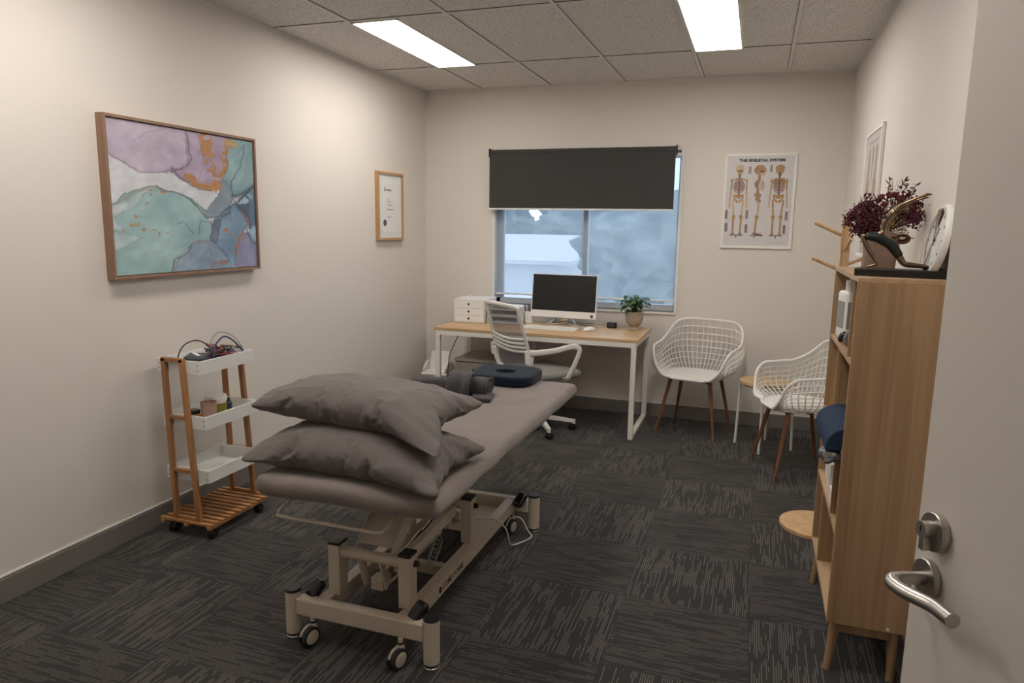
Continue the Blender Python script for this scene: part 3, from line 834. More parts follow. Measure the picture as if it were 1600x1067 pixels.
# skeletal chart
def skeleton_rgb(nx, ny):
    X, Y = np.meshgrid(np.linspace(0, 1, nx), np.linspace(0, 1, ny)); asp = 0.7 / 0.5
    Yp = Y * asp
    C = np.empty((ny, nx, 3)); L = lambda r, g, b_: np.array(srgb(r, g, b_)[:3])
    C[:] = L(208, 205, 206)
    nn = vnoise(X, Y, 30, 5)
    def st(pts, w, c, a=1.0):
        P = [(x, y * asp) for x, y in pts]
        w = w * 1.18 + 0.001; d = seg_dist(X, Yp, P); k = (np.clip((w - d) / 0.0025, 0, 1) * a)[..., None]
        C[:] = C * (1 - k) + L(*c) * (0.75 + .5 * nn[..., None]) * k
    tan, dk, lt = (168, 130, 92), (110, 82, 62), (196, 172, 140)
    # zoomed photo frame: x 130..775 -> 0..1, y 120..985 -> 0..1
    q = lambda x, y: ((x - 132) / 645, (y - 122) / 862)
    def skel(cx, back, dx=0):
        s = lambda a: [q(cx + x, y) for x, y in a]
        hc = tan if back else lt
        for r in range(3): st(s([(-10, 240), (10, 240)]), .045 - r * .006, hc)
        st(s([(-8, 265), (8, 265)]), .040, hc); st(s([(0, 285), (0, 298)]), .026, lt)
        if not back:
            st(s([(-14, 262), (-10, 262)]), .013, dk); st(s([(12, 262), (16, 262)]), .013, dk); st(s([(0, 280), (0, 284)]), .007, dk)
        else: st(s([(0, 285), (0, 300)]), .018, dk)
        st(s([(0, 300), (0, 520)]), .013, (120, 100, 88) if not back else (104, 84, 66))
        st(s([(-68, 352), (-30, 338), (30, 338), (68, 352)]), .009, tan)
        for sg in (-1, 1):
            for k in range(9):
                y0 = 350 + k * 13; w = [34, 44, 50, 54, 56, 56, 54, 48, 38][k]
                st(s([(sg * 4, y0 - 4), (sg * w * .7, y0 - 4), (sg * w, y0 + 8), (sg * w * .6, y0 + 14), (sg * 8, y0 + 12)]), .0040, (132, 92, 78), 1.0)
            if back: st(s([(sg * 20, 352), (sg * 60, 356), (sg * 34, 410), (sg * 22, 360)]), .014, (150, 120, 84))
            st(s([(sg * 70, 352), (sg * 74, 355)]), .022, lt)
            st(s([(sg * 72, 352), (sg * 76, 460)]), .010, tan); st(s([(sg * 76, 462), (sg * 77, 466)]), .016, lt)
            st(s([(sg * 74, 470), (sg * 82, 560)]), .007, lt); st(s([(sg * 80, 470), (sg * 86, 555)]), .004, tan)
            for f in range(4): st(s([(sg * (80 + f * 4), 565), (sg * (74 + f * 6), 612)]), .0035, lt)
            st(s([(sg * 10, 520), (sg * 38, 490), (sg * 46, 510), (sg * 30, 540), (sg * 12, 555)]), .013, (176, 140, 92) if back else (176, 150, 116))
            st(s([(sg * 24, 545), (sg * 14, 565), (sg * 8, 545)]), .007, tan)
            st(s([(sg * 48, 548), (sg * 50, 552)]), .017, lt)
            st(s([(sg * 50, 550), (sg * 38, 690)]), .012, lt if not back else (170, 136, 100))
            st(s([(sg * 36, 698), (sg * 38, 712)]), .022, (178, 134, 84))
            st(s([(sg * 38, 715), (sg * 36, 850)]), .012, (176, 138, 104)); st(s([(sg * 45, 720), (sg * 42, 848)]), .0045, tan)
            st(s([(sg * 34, 862), (sg * 40, 872)]), .018, (168, 128, 96))
        st(s([(-18, 500), (18, 500)]), .018, tan); st(s([(-62, 880), (62, 880)]), .0055, (70, 62, 60))
        st(s([(0, 888), (0, 905)]), .005, (30, 30, 30))
    skel(258, False); skel(645, True)
    s = lambda a: [q(x, y) for x, y in a]
    st(s([(435, 258), (475, 258)]), .052, tan); st(s([(440, 240), (470, 240)]), .044, tan); st(s([(480, 285), (488, 300)]), .02, lt); st(s([(465, 268), (480, 270)]), .014, dk)
    st(s([(448, 285), (452, 330), (435, 400), (445, 470), (452, 540)]), .018, (160, 130, 96)); st(s([(450, 345), (420, 385), (430, 415)]), .020, (150, 124, 90))
    for k in range(10): st(s([(455, 350 + k * 10), (490, 352 + k * 11), (505 - abs(k - 4) * 2, 365 + k * 10), (475, 372 + k * 8)]), .0035, (168, 140, 112), .9)
    st(s([(430, 490), (460, 495), (440, 530), (462, 550)]), .026, (162, 134, 98))
    st(s([(450, 560), (462, 600), (452, 690)]), .013, lt); st(s([(450, 700), (452, 712)]), .024, (178, 134, 84)); st(s([(448, 720), (440, 850)]), .014, (176, 140, 100))
    st(s([(430, 864), (500, 874)]), .014, (130, 100, 80)); st(s([(398, 882), (520, 882)]), .0055, (70, 62, 60)); st(s([(438, 888), (438, 905)]), .005, (30, 30, 30))
    for (x, y, c) in [(148, 680, (120, 110, 104)), (153, 805, (110, 100, 96)), (352, 680, (150, 126, 110)), (352, 815, (130, 110, 96)), (355, 255, (176, 120, 90)), (735, 690, (120, 110, 104)), (722, 820, (110, 96, 90)), (560, 240, (150, 140, 136))]:
        h_ = 32 if y > 400 else 26
        st(s([(x, y - h_), (x, y + h_)]), .018 if y > 400 else .012, c, .75)
        for f in range(3): st(s([(x - 8 + f * 8, y - h_ - 4), (x - 12 + f * 12, y + h_ + 6)]), .004, (90, 78, 70), .6)
    rnd = random.Random(3)
    for k in range(150):
        x = rnd.choice([rnd.uniform(140, 175), rnd.uniform(335, 400), rnd.uniform(510, 560), rnd.uniform(725, 765)]); y = rnd.uniform(215, 640) if rnd.random() < .7 else rnd.uniform(640, 900); l_ = rnd.uniform(10, 30)
        st(s([(x, y), (x + l_, y)]), .0018, (140, 142, 150), .5)
    st(s([(590, 948), (740, 950)]), .003, (120, 120, 125), .6)
    return np.clip(C, 0, 1)
PWp, PHp = 0.512, 0.706
t = thing('skeleton_poster', 'white framed skeletal system chart with three skeletons, on the back wall', 'poster', (2.516, -0.001, 1.388))
fr_ = frame_rails(PWp, PHp, 0.020, 0.014)
build('frame', fr_, M['white_plastic'], t, bevel=0.002)
ck = color_sheet('chart_sheet', PWp - 0.038, PHp - 0.038, 300, 420, skeleton_rgb(300, 420), M['chart'], t, thick=0.009)
ck.location = (0.019, 0, 0.019)
ttl = text_mesh('title', 'THE SKELETAL SYSTEM', 0.0275, M['ink'], t, (PWp / 2 + 0.008, -0.0095, PHp - 0.052), (PI / 2, 0, 0), bold=0.0015, spacing=1.04, xscale=1.12)

def muscle_rgb(nx, ny):
    X, Y = np.meshgrid(np.linspace(0, 1, nx), np.linspace(0, 1, ny)); asp = 1.38
    C = np.empty((ny, nx, 3)); L = lambda r, g, b_: np.array(srgb(r, g, b_)[:3]); C[:] = L(206, 203, 198); nn = vnoise(X, Y, 20, 8)
    def st(pts, w, c, a=1.0):
        d = seg_dist(X, Y * asp, [(x, y * asp) for x, y in pts]); k = (np.clip((w - d) / 0.004, 0, 1) * a)[..., None]
        C[:] = C * (1 - k) + L(*c) * (0.8 + .4 * nn[..., None]) * k
    for cx in (0.30, 0.74):
        st([(cx, .14), (cx, .22)], .045, (150, 118, 104)); st([(cx, .25), (cx, .42)], .05, (150, 120, 106)); st([(cx, .44), (cx, .52)], .11, (160, 130, 114)); st([(cx, .50), (cx, .80)], .125, (168, 136, 120)); st([(cx - .07, .82), (cx - .07, .97)], .05, (160, 132, 118)); st([(cx + .07, .82), (cx + .07, .97)], .05, (160, 132, 118))
    st([(.52, .14), (.52, .24)], .05, (160, 130, 116)); st([(.52, .27), (.52, .40)], .02, (120, 120, 130)); st([(.2, .07), (.8, .07)], .012, (130, 126, 124), .7)
    return C
t = thing('muscle_poster', 'white framed anatomy chart on the right wall, seen at a steep angle', 'poster', (W - 0.001, -1.02, 1.385), rotz=-PI / 2)
build('frame', frame_rails(0.60, 0.70, 0.020, 0.016), M['white_plastic'], t, bevel=0.002)
ck = color_sheet('chart_sheet', 0.562, 0.662, 120, 160, muscle_rgb(120, 160), M['chart'], t, thick=0.010); ck.location = (0.019, 0, 0.019)

# ------------------------------------------------------------------ soft shapes
def WB(t):
    """mesh builder that takes world coordinates for a part of thing t"""
    mb = MB()
    mb.T = (Matrix.Translation(t.location) @ Matrix.Rotation(t.rotation_euler.z, 4, 'Z')).inverted()
    return mb

def rbox(mb, c, s, r, n=24, rot=None, amp=0.0, freq=6.0, seed=0, bulge=0.0):
    """rounded soft box with gentle lumps"""
    c = Vector(c); hx, hy, hz = [k / 2 for k in s]
    R = rot.to_3x3() if rot else Matrix.Identity(3)
    N = (max(4, int(s[0] * n)), max(4, int(s[1] * n)), max(4, int(s[2] * n)))
    vd = {}
    def V(a, b_, c_):
        k = (a, b_, c_)
        if k not in vd:
            p = Vector((-hx + s[0] * a / N[0], -hy + s[1] * b_ / N[1], -hz + s[2] * c_ / N[2]))
            # warp parameters so that the rounding gets vertices
            inner = Vector((max(-hx + r, min(hx - r, p.x)), max(-hy + r, min(hy - r, p.y)), max(-hz + r, min(hz - r, p.z))))
            d = p - inner
            if d.length > 1e-9: p = inner + d.normalized() * r
            if bulge:
                p.z += bulge * (1 - (p.x / hx) ** 2) * (1 - (p.y / hy) ** 2) * (1 if p.z > 0 else 0)
            if amp:
                q = p * freq + Vector((seed * 3.7, seed, 0))
                p += Vector((mnoise.noise(q), mnoise.noise(q + Vector((9, 0, 0))), mnoise.noise(q + Vector((0, 9, 0))))) * amp
            vd[k] = mb._v(c + R @ p)
        return vd[k]
    def face(fn, na, nb):
        for i in range(na):
            for j in range(nb):
                mb.bm.faces.new([fn(i, j), fn(i + 1, j), fn(i + 1, j + 1), fn(i, j + 1)])
    face(lambda i, j: V(i, j, 0), N[0], N[1]); face(lambda i, j: V(i, j, N[2]), N[0], N[1])
    face(lambda i, j: V(i, 0, j), N[0], N[2]); face(lambda i, j: V(i, N[1], j), N[0], N[2])
    face(lambda i, j: V(0, i, j), N[1], N[2]); face(lambda i, j: V(N[0], i, j), N[1], N[2])
    return mb

# ------------------------------------------------------------------ treatment table
TX = 1.523
t = thing('treatment_table', 'height adjustable treatment table on a cream steel frame under a grey terry cover', 'treatment table', (TX, -3.10, 0))
b = WB(t)
rbox(b, (TX + 0.002, -2.87, 0.6255), (0.71, 1.90, 0.079), 0.037, n=46, amp=0.008, freq=6, seed=3)
top = build('padded_top', b, M['terry_cover'], t, smooth=True, sub=1)
b = WB(t); b.box2((TX - 0.30, -3.74, 0.565), (TX + 0.30, -2.02, 0.582)); build('top_board', b, M['black'], t, bevel=0.004)
b = WB(t)
for s in (-1, 1): b.box2((TX + s * 0.17 - 0.02, -3.62, 0.525), (TX + s * 0.17 + 0.02, -2.15, 0.565))
for y in (-3.60, -3.15, -2.62, -2.17): b.box2((TX - 0.15, y - 0.02, 0.527), (TX + 0.15, y + 0.02, 0.563))
build('upper_frame', b, M['cream'], t, bevel=0.003)
for s in (-1, 1):
    b = WB(t); b.box2((TX + s * 0.165 - 0.025, -3.68, 0.105), (TX + s * 0.165 + 0.025, -2.52, 0.165)); r_ = build('side_rail', b, M['cream'], t, bevel=0.004)
    if s > 0: rail_r = r_
for y in (-3.70, -2.50):
    b = WB(t); b.box2((TX - 0.26, y - 0.022, 0.102), (TX + 0.26, y + 0.022, 0.168)); build('cross_rail', b, M['cream'], t, bevel=0.006)
for y in (-3.70, -2.50):
    for s in (-1, 1):
        b = WB(t); c = (TX + s * 0.283, y); b.cyl((c[0], c[1], 0.022), (c[0], c[1], 0.186), 0.029, n=40)
        f = build('foot_post', b, M['cream'], t, bevel=0.003, smooth='auto')
        b = WB(t); b.cyl((c[0], c[1], 0.186), (c[0], c[1], 0.196), 0.030, 0.027, n=40); build('end_cap', b, M['black'], f, smooth='auto')
        b = WB(t); b.lathe([(0.0275, 0.014), (0.0275, 0.021)], (c[0], c[1], 0), 40); build('foot_ring', b, M['rubber'], f, smooth='auto')
        b = WB(t); b.cyl((c[0], c[1], 0), (c[0], c[1], 0.013), 0.029, n=40); build('foot_disc', b, M['chrome'], f, bevel=0.002, smooth='auto')
# castors with pedals
def castor(x, y, ang, pedal):
    ce = thing('castor', None, None, (x, y, 0)); del_keys(ce); ce.parent = t
    ce.location = (x - TX, y + 3.10, 0); ce.rotation_euler.z = ang
    b = MB(); b.cyl((0, 0, 0.075), (0, 0, 0.104), 0.009); b.cyl((0, 0, 0.066), (0, 0, 0.084), 0.016, 0.013); build('stem', b, M['cream'], ce, smooth='auto')
    b = MB(); b.cyl((0, 0, 0.086), (0, 0, 0.091), 0.0135); build('collar', b, M['black'], ce, smooth='auto')
    for s in (-1, 1):
        b = MB(); b.lathe([(0.030, s * 0.004), (0.0375, s * 0.006), (0.0385, s * 0.012), (0.036, s * 0.0185), (0.028, s * 0.020)], (0, -0.018, 0.0385), 40, 'x'); build('tyre', b, M['rubber'], ce, smooth='auto')
        b = MB(); b.lathe([(0.0, s * 0.0225), (0.016, s * 0.0225), (0.026, s * 0.021), (0.029, s * 0.018), (0.029, s * 0.005), (0, s * 0.005)], (0, -0.018, 0.0385), 40, 'x'); build('wheel_hub', b, M['cream'], ce, smooth='auto')
    b = MB(); arc = [(0, -0.018 + 0.040 * math.cos(a), 0.0385 + 0.040 * math.sin(a)) for a in [PI * 0.15 + PI * 0.75 * k / 12 for k in range(13)]]
    b.tube(arc, 0.004, n=8, flat=1.6); build('wheel_guard', b, M['cream'], ce, smooth=True)
def del_keys(o):
    for k in ('label', 'category', 'group'):
        if k in o: del o[k]
for (x, y, a) in ((TX - 0.19, -3.715, -0.30), (TX + 0.175, -3.725, -0.30), (TX + 0.185, -2.545, -0.25), (TX - 0.19, -2.545, -0.3)): castor(x, y, a, True)
for (x, y) in ((TX - 0.215, -3.655), (TX + 0.215, -3.665), (TX + 0.225, -2.555), (TX - 0.215, -2.555)):
    b = WB(t); rbox(b, (x, y, 0.180), (0.058, 0.078, 0.034), 0.016, n=260, rot=Matrix.Rotation(-0.5, 3, 'Z') @ Matrix.Rotation(0.75, 3, 'X'))
    build('brake_pedal', b, M['black_gloss'], t, smooth=True)
# posts
for y in (-3.61, -3.035):
    for s in (-1, 1):
        x = TX + s * 0.145
        b = WB(t); b.box2((x - 0.024, y - 0.030, 0.160), (x + 0.024, y + 0.030, 0.357)); p_ = build('upright', b, M['cream'], t, bevel=0.004)
        b = WB(t); b.box2((x - 0.025, y - 0.031, 0.357), (x + 0.025, y + 0.031, 0.368)); build('end_cap', b, M['black'], p_, bevel=0.003)
        b = WB(t); b.cyl((x + s * 0.022, y + 0.012, 0.322), (x + s * 0.040, y + 0.012, 0.322), 0.013, 0.010); build('pivot_knob', b, M['black'], p_, bevel=0.002, smooth='auto')
    b = WB(t); b.cyl((TX - 0.123, y, 0.325), (TX + 0.123, y, 0.325), 0.021, n=28); build('pivot_tube', b, M['cream'], t, smooth='auto')
# lifting arms: folded plates
def arm_plate(y0, z0, y1, z1, w, name):
    for s in (-1, 1):
        b = WB(t)
        pts = [(y0 - 0.035, z0 - 0.02), (y0 + 0.03, z0 - 0.03), (y1 + 0.05, z1 - 0.01), (y1 + 0.03, z1 + 0.03), (y1 - 0.03, z1 + 0.03)]
        b.prism(pts, TX + s * w - 0.003, TX + s * w + 0.003, 'yz'); build(name, b, M['cream'], t, bevel=0.002)
    b = WB(t); d = Vector((0, y1 - y0, z1 - z0)); b.bar((TX, y0 + 0.03, z0 + 0.03), (TX, y1, z1), w * 2, 0.005); build(name + '_web', b, M['cream'], t)
arm_plate(-3.61, 0.325, -3.34, 0.53, 0.075, 'lift_arm')
arm_plate(-3.035, 0.325, -2.76, 0.53, 0.075, 'lift_arm')
for yy in (-3.34, -2.76):
    b = WB(t); b.cyl((TX - 0.15, yy, 0.53), (TX + 0.15, yy, 0.53), 0.018); build('pivot_tube', b, M['cream'], t, smooth='auto')
for y in (-3.61, -3.035):
    for s in (-1, 1):
        b = WB(t); b.prism([(y - 0.028, 0.32), (y + 0.028, 0.32), (y + 0.045, 0.21), (y + 0.02, 0.19)], TX + s * 0.045 - 0.003, TX + s * 0.045 + 0.003, 'yz'); build('bracket', b, M['cream'], t, bevel=0.001)
b = WB(t); b.bar((TX + 0.085, -3.58, 0.285), (TX + 0.085, -3.06, 0.305), 0.03, 0.045); build('link_bar', b, M['cream'], t, bevel=0.004)
b = WB(t); b.bar((TX + 0.0, -3.58, 0.20), (TX + 0.0, -3.05, 0.205), 0.05, 0.05); build('lower_link', b, M['cream'], t, bevel=0.004)
b = WB(t); b.cyl((TX + 0.035, -3.52, 0.235), (TX + 0.035, -3.27, 0.275), 0.019, n=28); act = build('actuator', b, M['dark_steel'], t, smooth='auto')
b = WB(t); b.cyl((TX + 0.035, -3.27, 0.275), (TX + 0.035, -3.06, 0.31), 0.009, n=20); build('actuator_rod', b, M['chrome'], act, smooth='auto')
b = WB(t); rbox(b, (TX - 0.01, -3.49, 0.20), (0.07, 0.10, 0.06), 0.015, n=90); build('motor_housing', b, M['device'], act, smooth=True)
b = WB(t); b.box2((TX - 0.14, -3.28, 0.108), (TX + 0.14, -3.24, 0.150)); build('cross_rail', b, M['cream'], t, bevel=0.004)
b = WB(t); b.box2((TX - 0.135, -2.86, 0.112), (TX + 0.135, -2.54, 0.120)); build('base_plate', b, M['cream'], t, bevel=0.002)
b = WB(t); b.box2((TX - 0.12, -2.84, 0.155), (TX + 0.02, -2.62, 0.20)); build('control_box', b, M['cream'], t, bevel=0.006)
# U shaped bar below the near end
b = WB(t)
ux0, ux1, uz, uy = TX - 0.310, TX + 0.125, 0.492, -3.745
b.tube(spline([(ux0 + 0.02, uy + 0.20, uz + 0.07), (ux0 + 0.005, uy + 0.05, uz + 0.022), (ux0 + 0.006, uy + 0.008, uz + 0.004), (ux0 + 0.03, uy, uz), (ux0 + 0.2, uy, uz), (ux1 - 0.04, uy, uz), (ux1 - 0.005, uy + 0.012, uz + 0.006), (ux1 + 0.01, uy + 0.06, uz + 0.028), (ux1 + 0.02, uy + 0.20, uz + 0.07)], 8), 0.0075, n=12)
build('foot_bar', b, M['cream'], t, smooth=True)
# name along the rail
rx = TX + 0.165 + 0.0256
def rail_text(nm, s_, y, mt):
    o = text_mesh(nm, s_, 0.034, mt, t, (rx - TX, y + 3.10, 0.1345), (PI / 2, 0, PI / 2), bold=0.0006, align='LEFT')
    return o
rail_text('lettering_red', 'CO', -3.405, M['red_ink']); rail_text('lettering_black', 'M', -3.353, M['ink']); rail_text('lettering_orange', 'FY', -3.325, M['orange_ink']); rail_text('lettering_black', 'CARE', -3.283, M['ink'])
b = WB(t); b.lathe([(0.0125, rx - 0.0004), (0.0125, rx + 0.0003), (0.010, rx + 0.0003), (0.010, rx - 0.0004)], (0, -3.425, 0.1345), 28, 'x')
b.box((rx, -3.425, 0.1345), (0.0008, 0.006, 0.014)); build('logo_ring', b, M['ink'], t)
# cable along the base
b = MB()
b.tube(spline([(1.615, -2.93, 0.19), (1.66, -2.90, 0.205), (1.72, -2.84, 0.19), (1.755, -2.78, 0.12), (1.765, -2.74, 0.03), (1.79, -2.66, 0.006), (1.82, -2.58, 0.006), (1.80, -2.57, 0.03), (1.765, -2.575, 0.09), (1.72, -2.58, 0.10)], 8), 0.0038, n=8)
tag(build('power_cable', b, M['cable_white'], smooth=True), 'pale cable looping off the treatment table frame by its far castor', 'cable')
b = WB(t)
for k in range(4):
    cx = TX + 0.07 + 0.012 * k; pts = []
    for i in range(18):
        a = 2 * PI * i / 17; pts.append((cx + 0.004 * i / 17, -3.20 - 0.04 * k + 0.045 * math.cos(a), 0.205 + 0.035 * math.sin(a)))
    b.tube(pts, 0.0028, n=6)
build('coiled_lead', b, M['cable_grey'], t, smooth=True)
b = WB(t); b.box2((1.735, -2.47, 0.52), (1.80, -2.455, 0.548)); b.tube([(1.74, -2.46, 0.55), (1.76, -2.44, 0.50), (1.80, -2.42, 0.52)], 0.006, n=6); build('adjuster', b, M['black'], t)

# ------------------------------------------------------------------ pillows
def pillow_verts(seed, vol, hx=0.418, hy=0.268, nx=84, ny=54, frames=34):
    """inflate two stitched sheets with the cloth solver, fall back to a formula"""
    bm = bmesh.new(); V = {}
    for s in (0, 1):
        for i in range(nx + 1):
            for j in range(ny + 1):
                edge = i in (0, nx) or j in (0, ny)
                if s and edge: V[s, i, j] = V[0, i, j]; continue
                x = -hx + 2 * hx * i / nx; y = -hy + 2 * hy * j / ny
                z = (1 if s == 0 else -1) * .004 + .006 * mnoise.noise(Vector((x * 9 + seed * 7, y * 9, s * 5)))
                uu, vv = abs(x) / hx, abs(y) / hy; ne = 16 if x > 0 else 8; kk = max(uu, vv) / max(1e-6, (uu ** ne + vv ** ne) ** (1 / ne))
                V[s, i, j] = bm.verts.new((x * kk, y * kk, 0 if edge else z))
    for s in (0, 1):
        for i in range(nx):
            for j in range(ny):
                q = [V[s, i, j], V[s, i + 1, j], V[s, i + 1, j + 1], V[s, i, j + 1]]
                bm.faces.new(q if s == 0 else q[::-1])
    me = bpy.data.meshes.new('pillow'); bm.to_mesh(me); bm.free()
    o = bpy.data.objects.new('pillow', me); COL.objects.link(o)
    try:
        md = o.modifiers.new('cloth', 'CLOTH'); st = md.settings
        st.quality = 6; st.mass = .25; st.tension_stiffness = 20; st.compression_stiffness = 20; st.shear_stiffness = 8; st.bending_stiffness = .06
        st.use_pressure = True; st.use_pressure_volume = True; st.target_volume = vol; st.uniform_pressure_force = 8; st.air_damping = 2
        st.effector_weights.gravity = 0
        md.collision_settings.use_collision = False
        md.point_cache.frame_start = 1; md.point_cache.frame_end = frames
        for f in range(1, frames + 1): S.frame_set(f)
        ev = o.evaluated_get(bpy.context.evaluated_depsgraph_get()); mm = ev.to_mesh()
        co = [v.co.copy() for v in mm.vertices]
        o.modifiers.clear()
        S.frame_set(1)
    except Exception:
        co = [v.co.copy() for v in me.vertices]
    zmax = max(abs(c.z) for c in co)
    if not (0.04 < zmax < 0.3):
        for c in co:
            u, v = c.x / hx, c.y / hy; c.z = (1 if c.z >= 0 else -1) * 0.13 * ((1 - abs(u) ** 2.4) * (1 - abs(v) ** 2.4)) ** .5
    return o, co
def place_pillow(seed, vol, zs, fn, label, pos, group):
    o, co = pillow_verts(seed, vol)
    for v, c in zip(o.data.vertices, co):
        x, y = c.x, c.y
        ex = max(0.0, (abs(x) - 0.18) / 0.20); ey = max(0.0, (abs(y) - 0.07) / 0.17)
        w1 = mnoise.noise(Vector((x * 34 + seed, y * 7, c.z * 6))) * ey + mnoise.noise(Vector((x * 7, y * 34 + seed, c.z * 6))) * ex
        w2 = 1 - abs(mnoise.noise(Vector((x * 9 + y * 6, y * 11 - x * 4, seed + c.z * 3)))) * 2
        d = 0.0075 * w1 + 0.005 * max(0, w2) ** 3
        s_ = 1 if c.z > 0 else -1
        v.co = fn(Vector((x, y, c.z * zs + s_ * d)))
    o.data.materials.append(M['pillow_cloth']); o.data.shade_smooth()
    md = o.modifiers.new('subdivision', 'SUBSURF'); md.levels = 1; md.render_levels = 1
    o.location = pos
    tag(o, label, 'pillow', group)
    return o
PILL_A = (1.482, -3.585, 0.738)
PILL_B = (1.425, -3.480, 0.874)
def shapeA(p):
    # lower pillow: settles on the padded top, ends sag towards it
    z = p.z * 0.95 - 0.030 * (abs(p.x) / 0.40) ** 3 - 0.018 * max(0, -p.y / 0.26) ** 2
    if p.x > 0.30 and p.y < 0: z -= 0.10 * (p.x - 0.30)
    z = max(z, -0.072 + 0.003 * mnoise.noise(p * 20))
    return Vector((p.x + 0.22 * max(0, p.x - 0.2) * max(0, -p.y / 0.25), p.y, z))
def shapeB(p):
    z = p.z * 0.95
    if p.x < -0.335:      # end of the case tucked back in
        k_ = -0.335 - p.x; p = Vector((-0.335 - 0.02 * math.sin(min(1.0, k_ / 0.012) * PI / 2) + k_ * 0.8, p.y * 0.97, p.z)); z -= 0.004
    z -= 0.34 * max(0.0, p.x - 0.22) * (0.3 + 1.2 * max(0, -p.y) / 0.25)
    z -= 0.05 * max(0.0, -p.x - 0.2)
    z = max(z, -0.062 - 0.30 * max(0, abs(p.x) - 0.2) - 0.2 * max(0, -p.y - 0.12))
    return Vector((p.x + 0.42 * max(0, p.x - 0.18) * max(0, -p.y / 0.25), p.y, z))
pA = place_pillow(2, 0.022, 0.60, shapeA, 'dark grey pillow, lower of the two stacked on the treatment table', PILL_A, 'pillows stacked on the treatment table'); pA.rotation_euler.z = math.radians(-3)
pB = place_pillow(1, 0.020, 0.62, shapeB, 'dark grey pillow, upper of the two stacked on the treatment table', PILL_B, 'pillows stacked on the treatment table'); pB.rotation_euler.z = math.radians(-6)
for p_ in (pA, pB): p_.name = 'pillow'

# ------------------------------------------------------------------ towel and ring cushion on the table
def towel_wrap(name, c0, c1, r, label, mtl, flat=0.8, seed=0, fold=False):
    b = MB()
    c0, c1 = Vector(c0), Vector(c1); mid = (c0 + c1) / 2
    d = (c1 - c0); L_ = d.length; d.normalize(); side = Vector((0, 0, 1)).cross(d).normalized(); upv = Vector((0, 0, 1))
    turns = 2.6
    def f(u, v):
        a = v * turns * 2 * PI; rr = r * (0.62 + 0.5 * u ** 1.5) * (0.30 + 0.70 * v) * (1 + 0.05 * mnoise.noise(Vector((u * 3, v * 6, seed))))
        y = (u - .5) * L_ * (1 + 0.02 * math.sin(v * 9))
        p = d * y + side * (rr * math.cos(a)) + upv * (rr * math.sin(a) * flat)
        q = p * 14 + Vector((seed, 0, 0))
        return p + Vector((0, 0, 1)) * 0.012 * mnoise.noise(q) + side * 0.010 * mnoise.noise(q + Vector((5, 5, 5)))
    b.grid(f, 30, 90)
    t_ = build(name, b, mtl, smooth=True, solid=0.010)
    t_.location = mid
    return t_
tw = towel_wrap('rolled_towel', (1.11, -2.45, 0.704), (1.535, -2.43, 0.710), 0.064, '', M['towelling'], 0.82, 4)
tag(tw, 'charcoal towel rolled up, lying across the treatment table behind the pillows', 'towel', 'charcoal towels on the treatment table')
b = MB()
def strap(u, v):
    a = -0.35 + u * (PI + 0.75)
    rr = 0.085 + 0.006 * math.sin(v * 9)
    x = -0.060 + 0.12 * v + 0.02 * math.cos(a)
    return (x, -rr * math.cos(a) * (1.25 if math.cos(a) > 0 else 0.95), 0.082 * math.sin(a) + 0.004 * math.sin(v * 14 + u * 5))
b.grid(strap, 30, 14)
tw2 = build('folded_towel', b, M['towelling'], smooth=True, solid=0.014, loc=(1.402, -2.48, 0.705))
tag(tw2, 'charcoal towel folded over the middle of the rolled towel', 'towel', 'charcoal towels on the treatment table')
b = MB()
rbox(b, (0, 0, 0), (0.11, 0.13, 0.022), 0.009, n=120, amp=0.004, freq=18)
o = build('face_cloth', b, M['towelling'], smooth=True, loc=(1.525, -2.52, 0.678)); o.rotation_euler.z = 0.2
tag(o, 'small charcoal cloth lying flat at the right end of the rolled towel', 'towel', 'charcoal towels on the treatment table')

b = MB()
nR = 72
def ring(u, v):
    """square cushion with an oval hole: u round the plan, v round the section"""
    a = 2 * PI * u; ca, sa = math.cos(a), math.sin(a)
    e = 4.5; k = (abs(ca) ** e + abs(sa) ** e) ** (-1 / e)
    ox, oy = 0.188 * k * ca, 0.178 * k * sa
    ix, iy = 0.060 * ca, 0.050 * sa - 0.01
    h = 0.027
    prof = [(0, 1), (0.03, 1), (0.5, 1.0), (0.90, 1.0), (0.975, 0.80), (1, 0.4), (0.99, 0), (1, -0.4), (0.975, -0.80), (0.90, -1), (0.5, -1), (0.03, -1), (0, -0.9)]
    x = v * len(prof); i = int(x) % len(prof); f = x - int(x); p, q = prof[i], prof[(i + 1) % len(prof)]
    s_ = p[0] * (1 - f) + q[0] * f; z = (p[1] * (1 - f) + q[1] * f) * h
    return (ix + (ox - ix) * s_, iy + (oy - iy) * s_, z)
b.grid(ring, nR, 13 * 3, cu=True, cv=True)
o = build('ring_cushion', b, M['navy'], smooth=True, loc=(1.485, -2.035, 0.693), rotz=math.radians(2))
tag(o, 'navy square seat cushion with a round hole, at the far end of the treatment table', 'cushion')

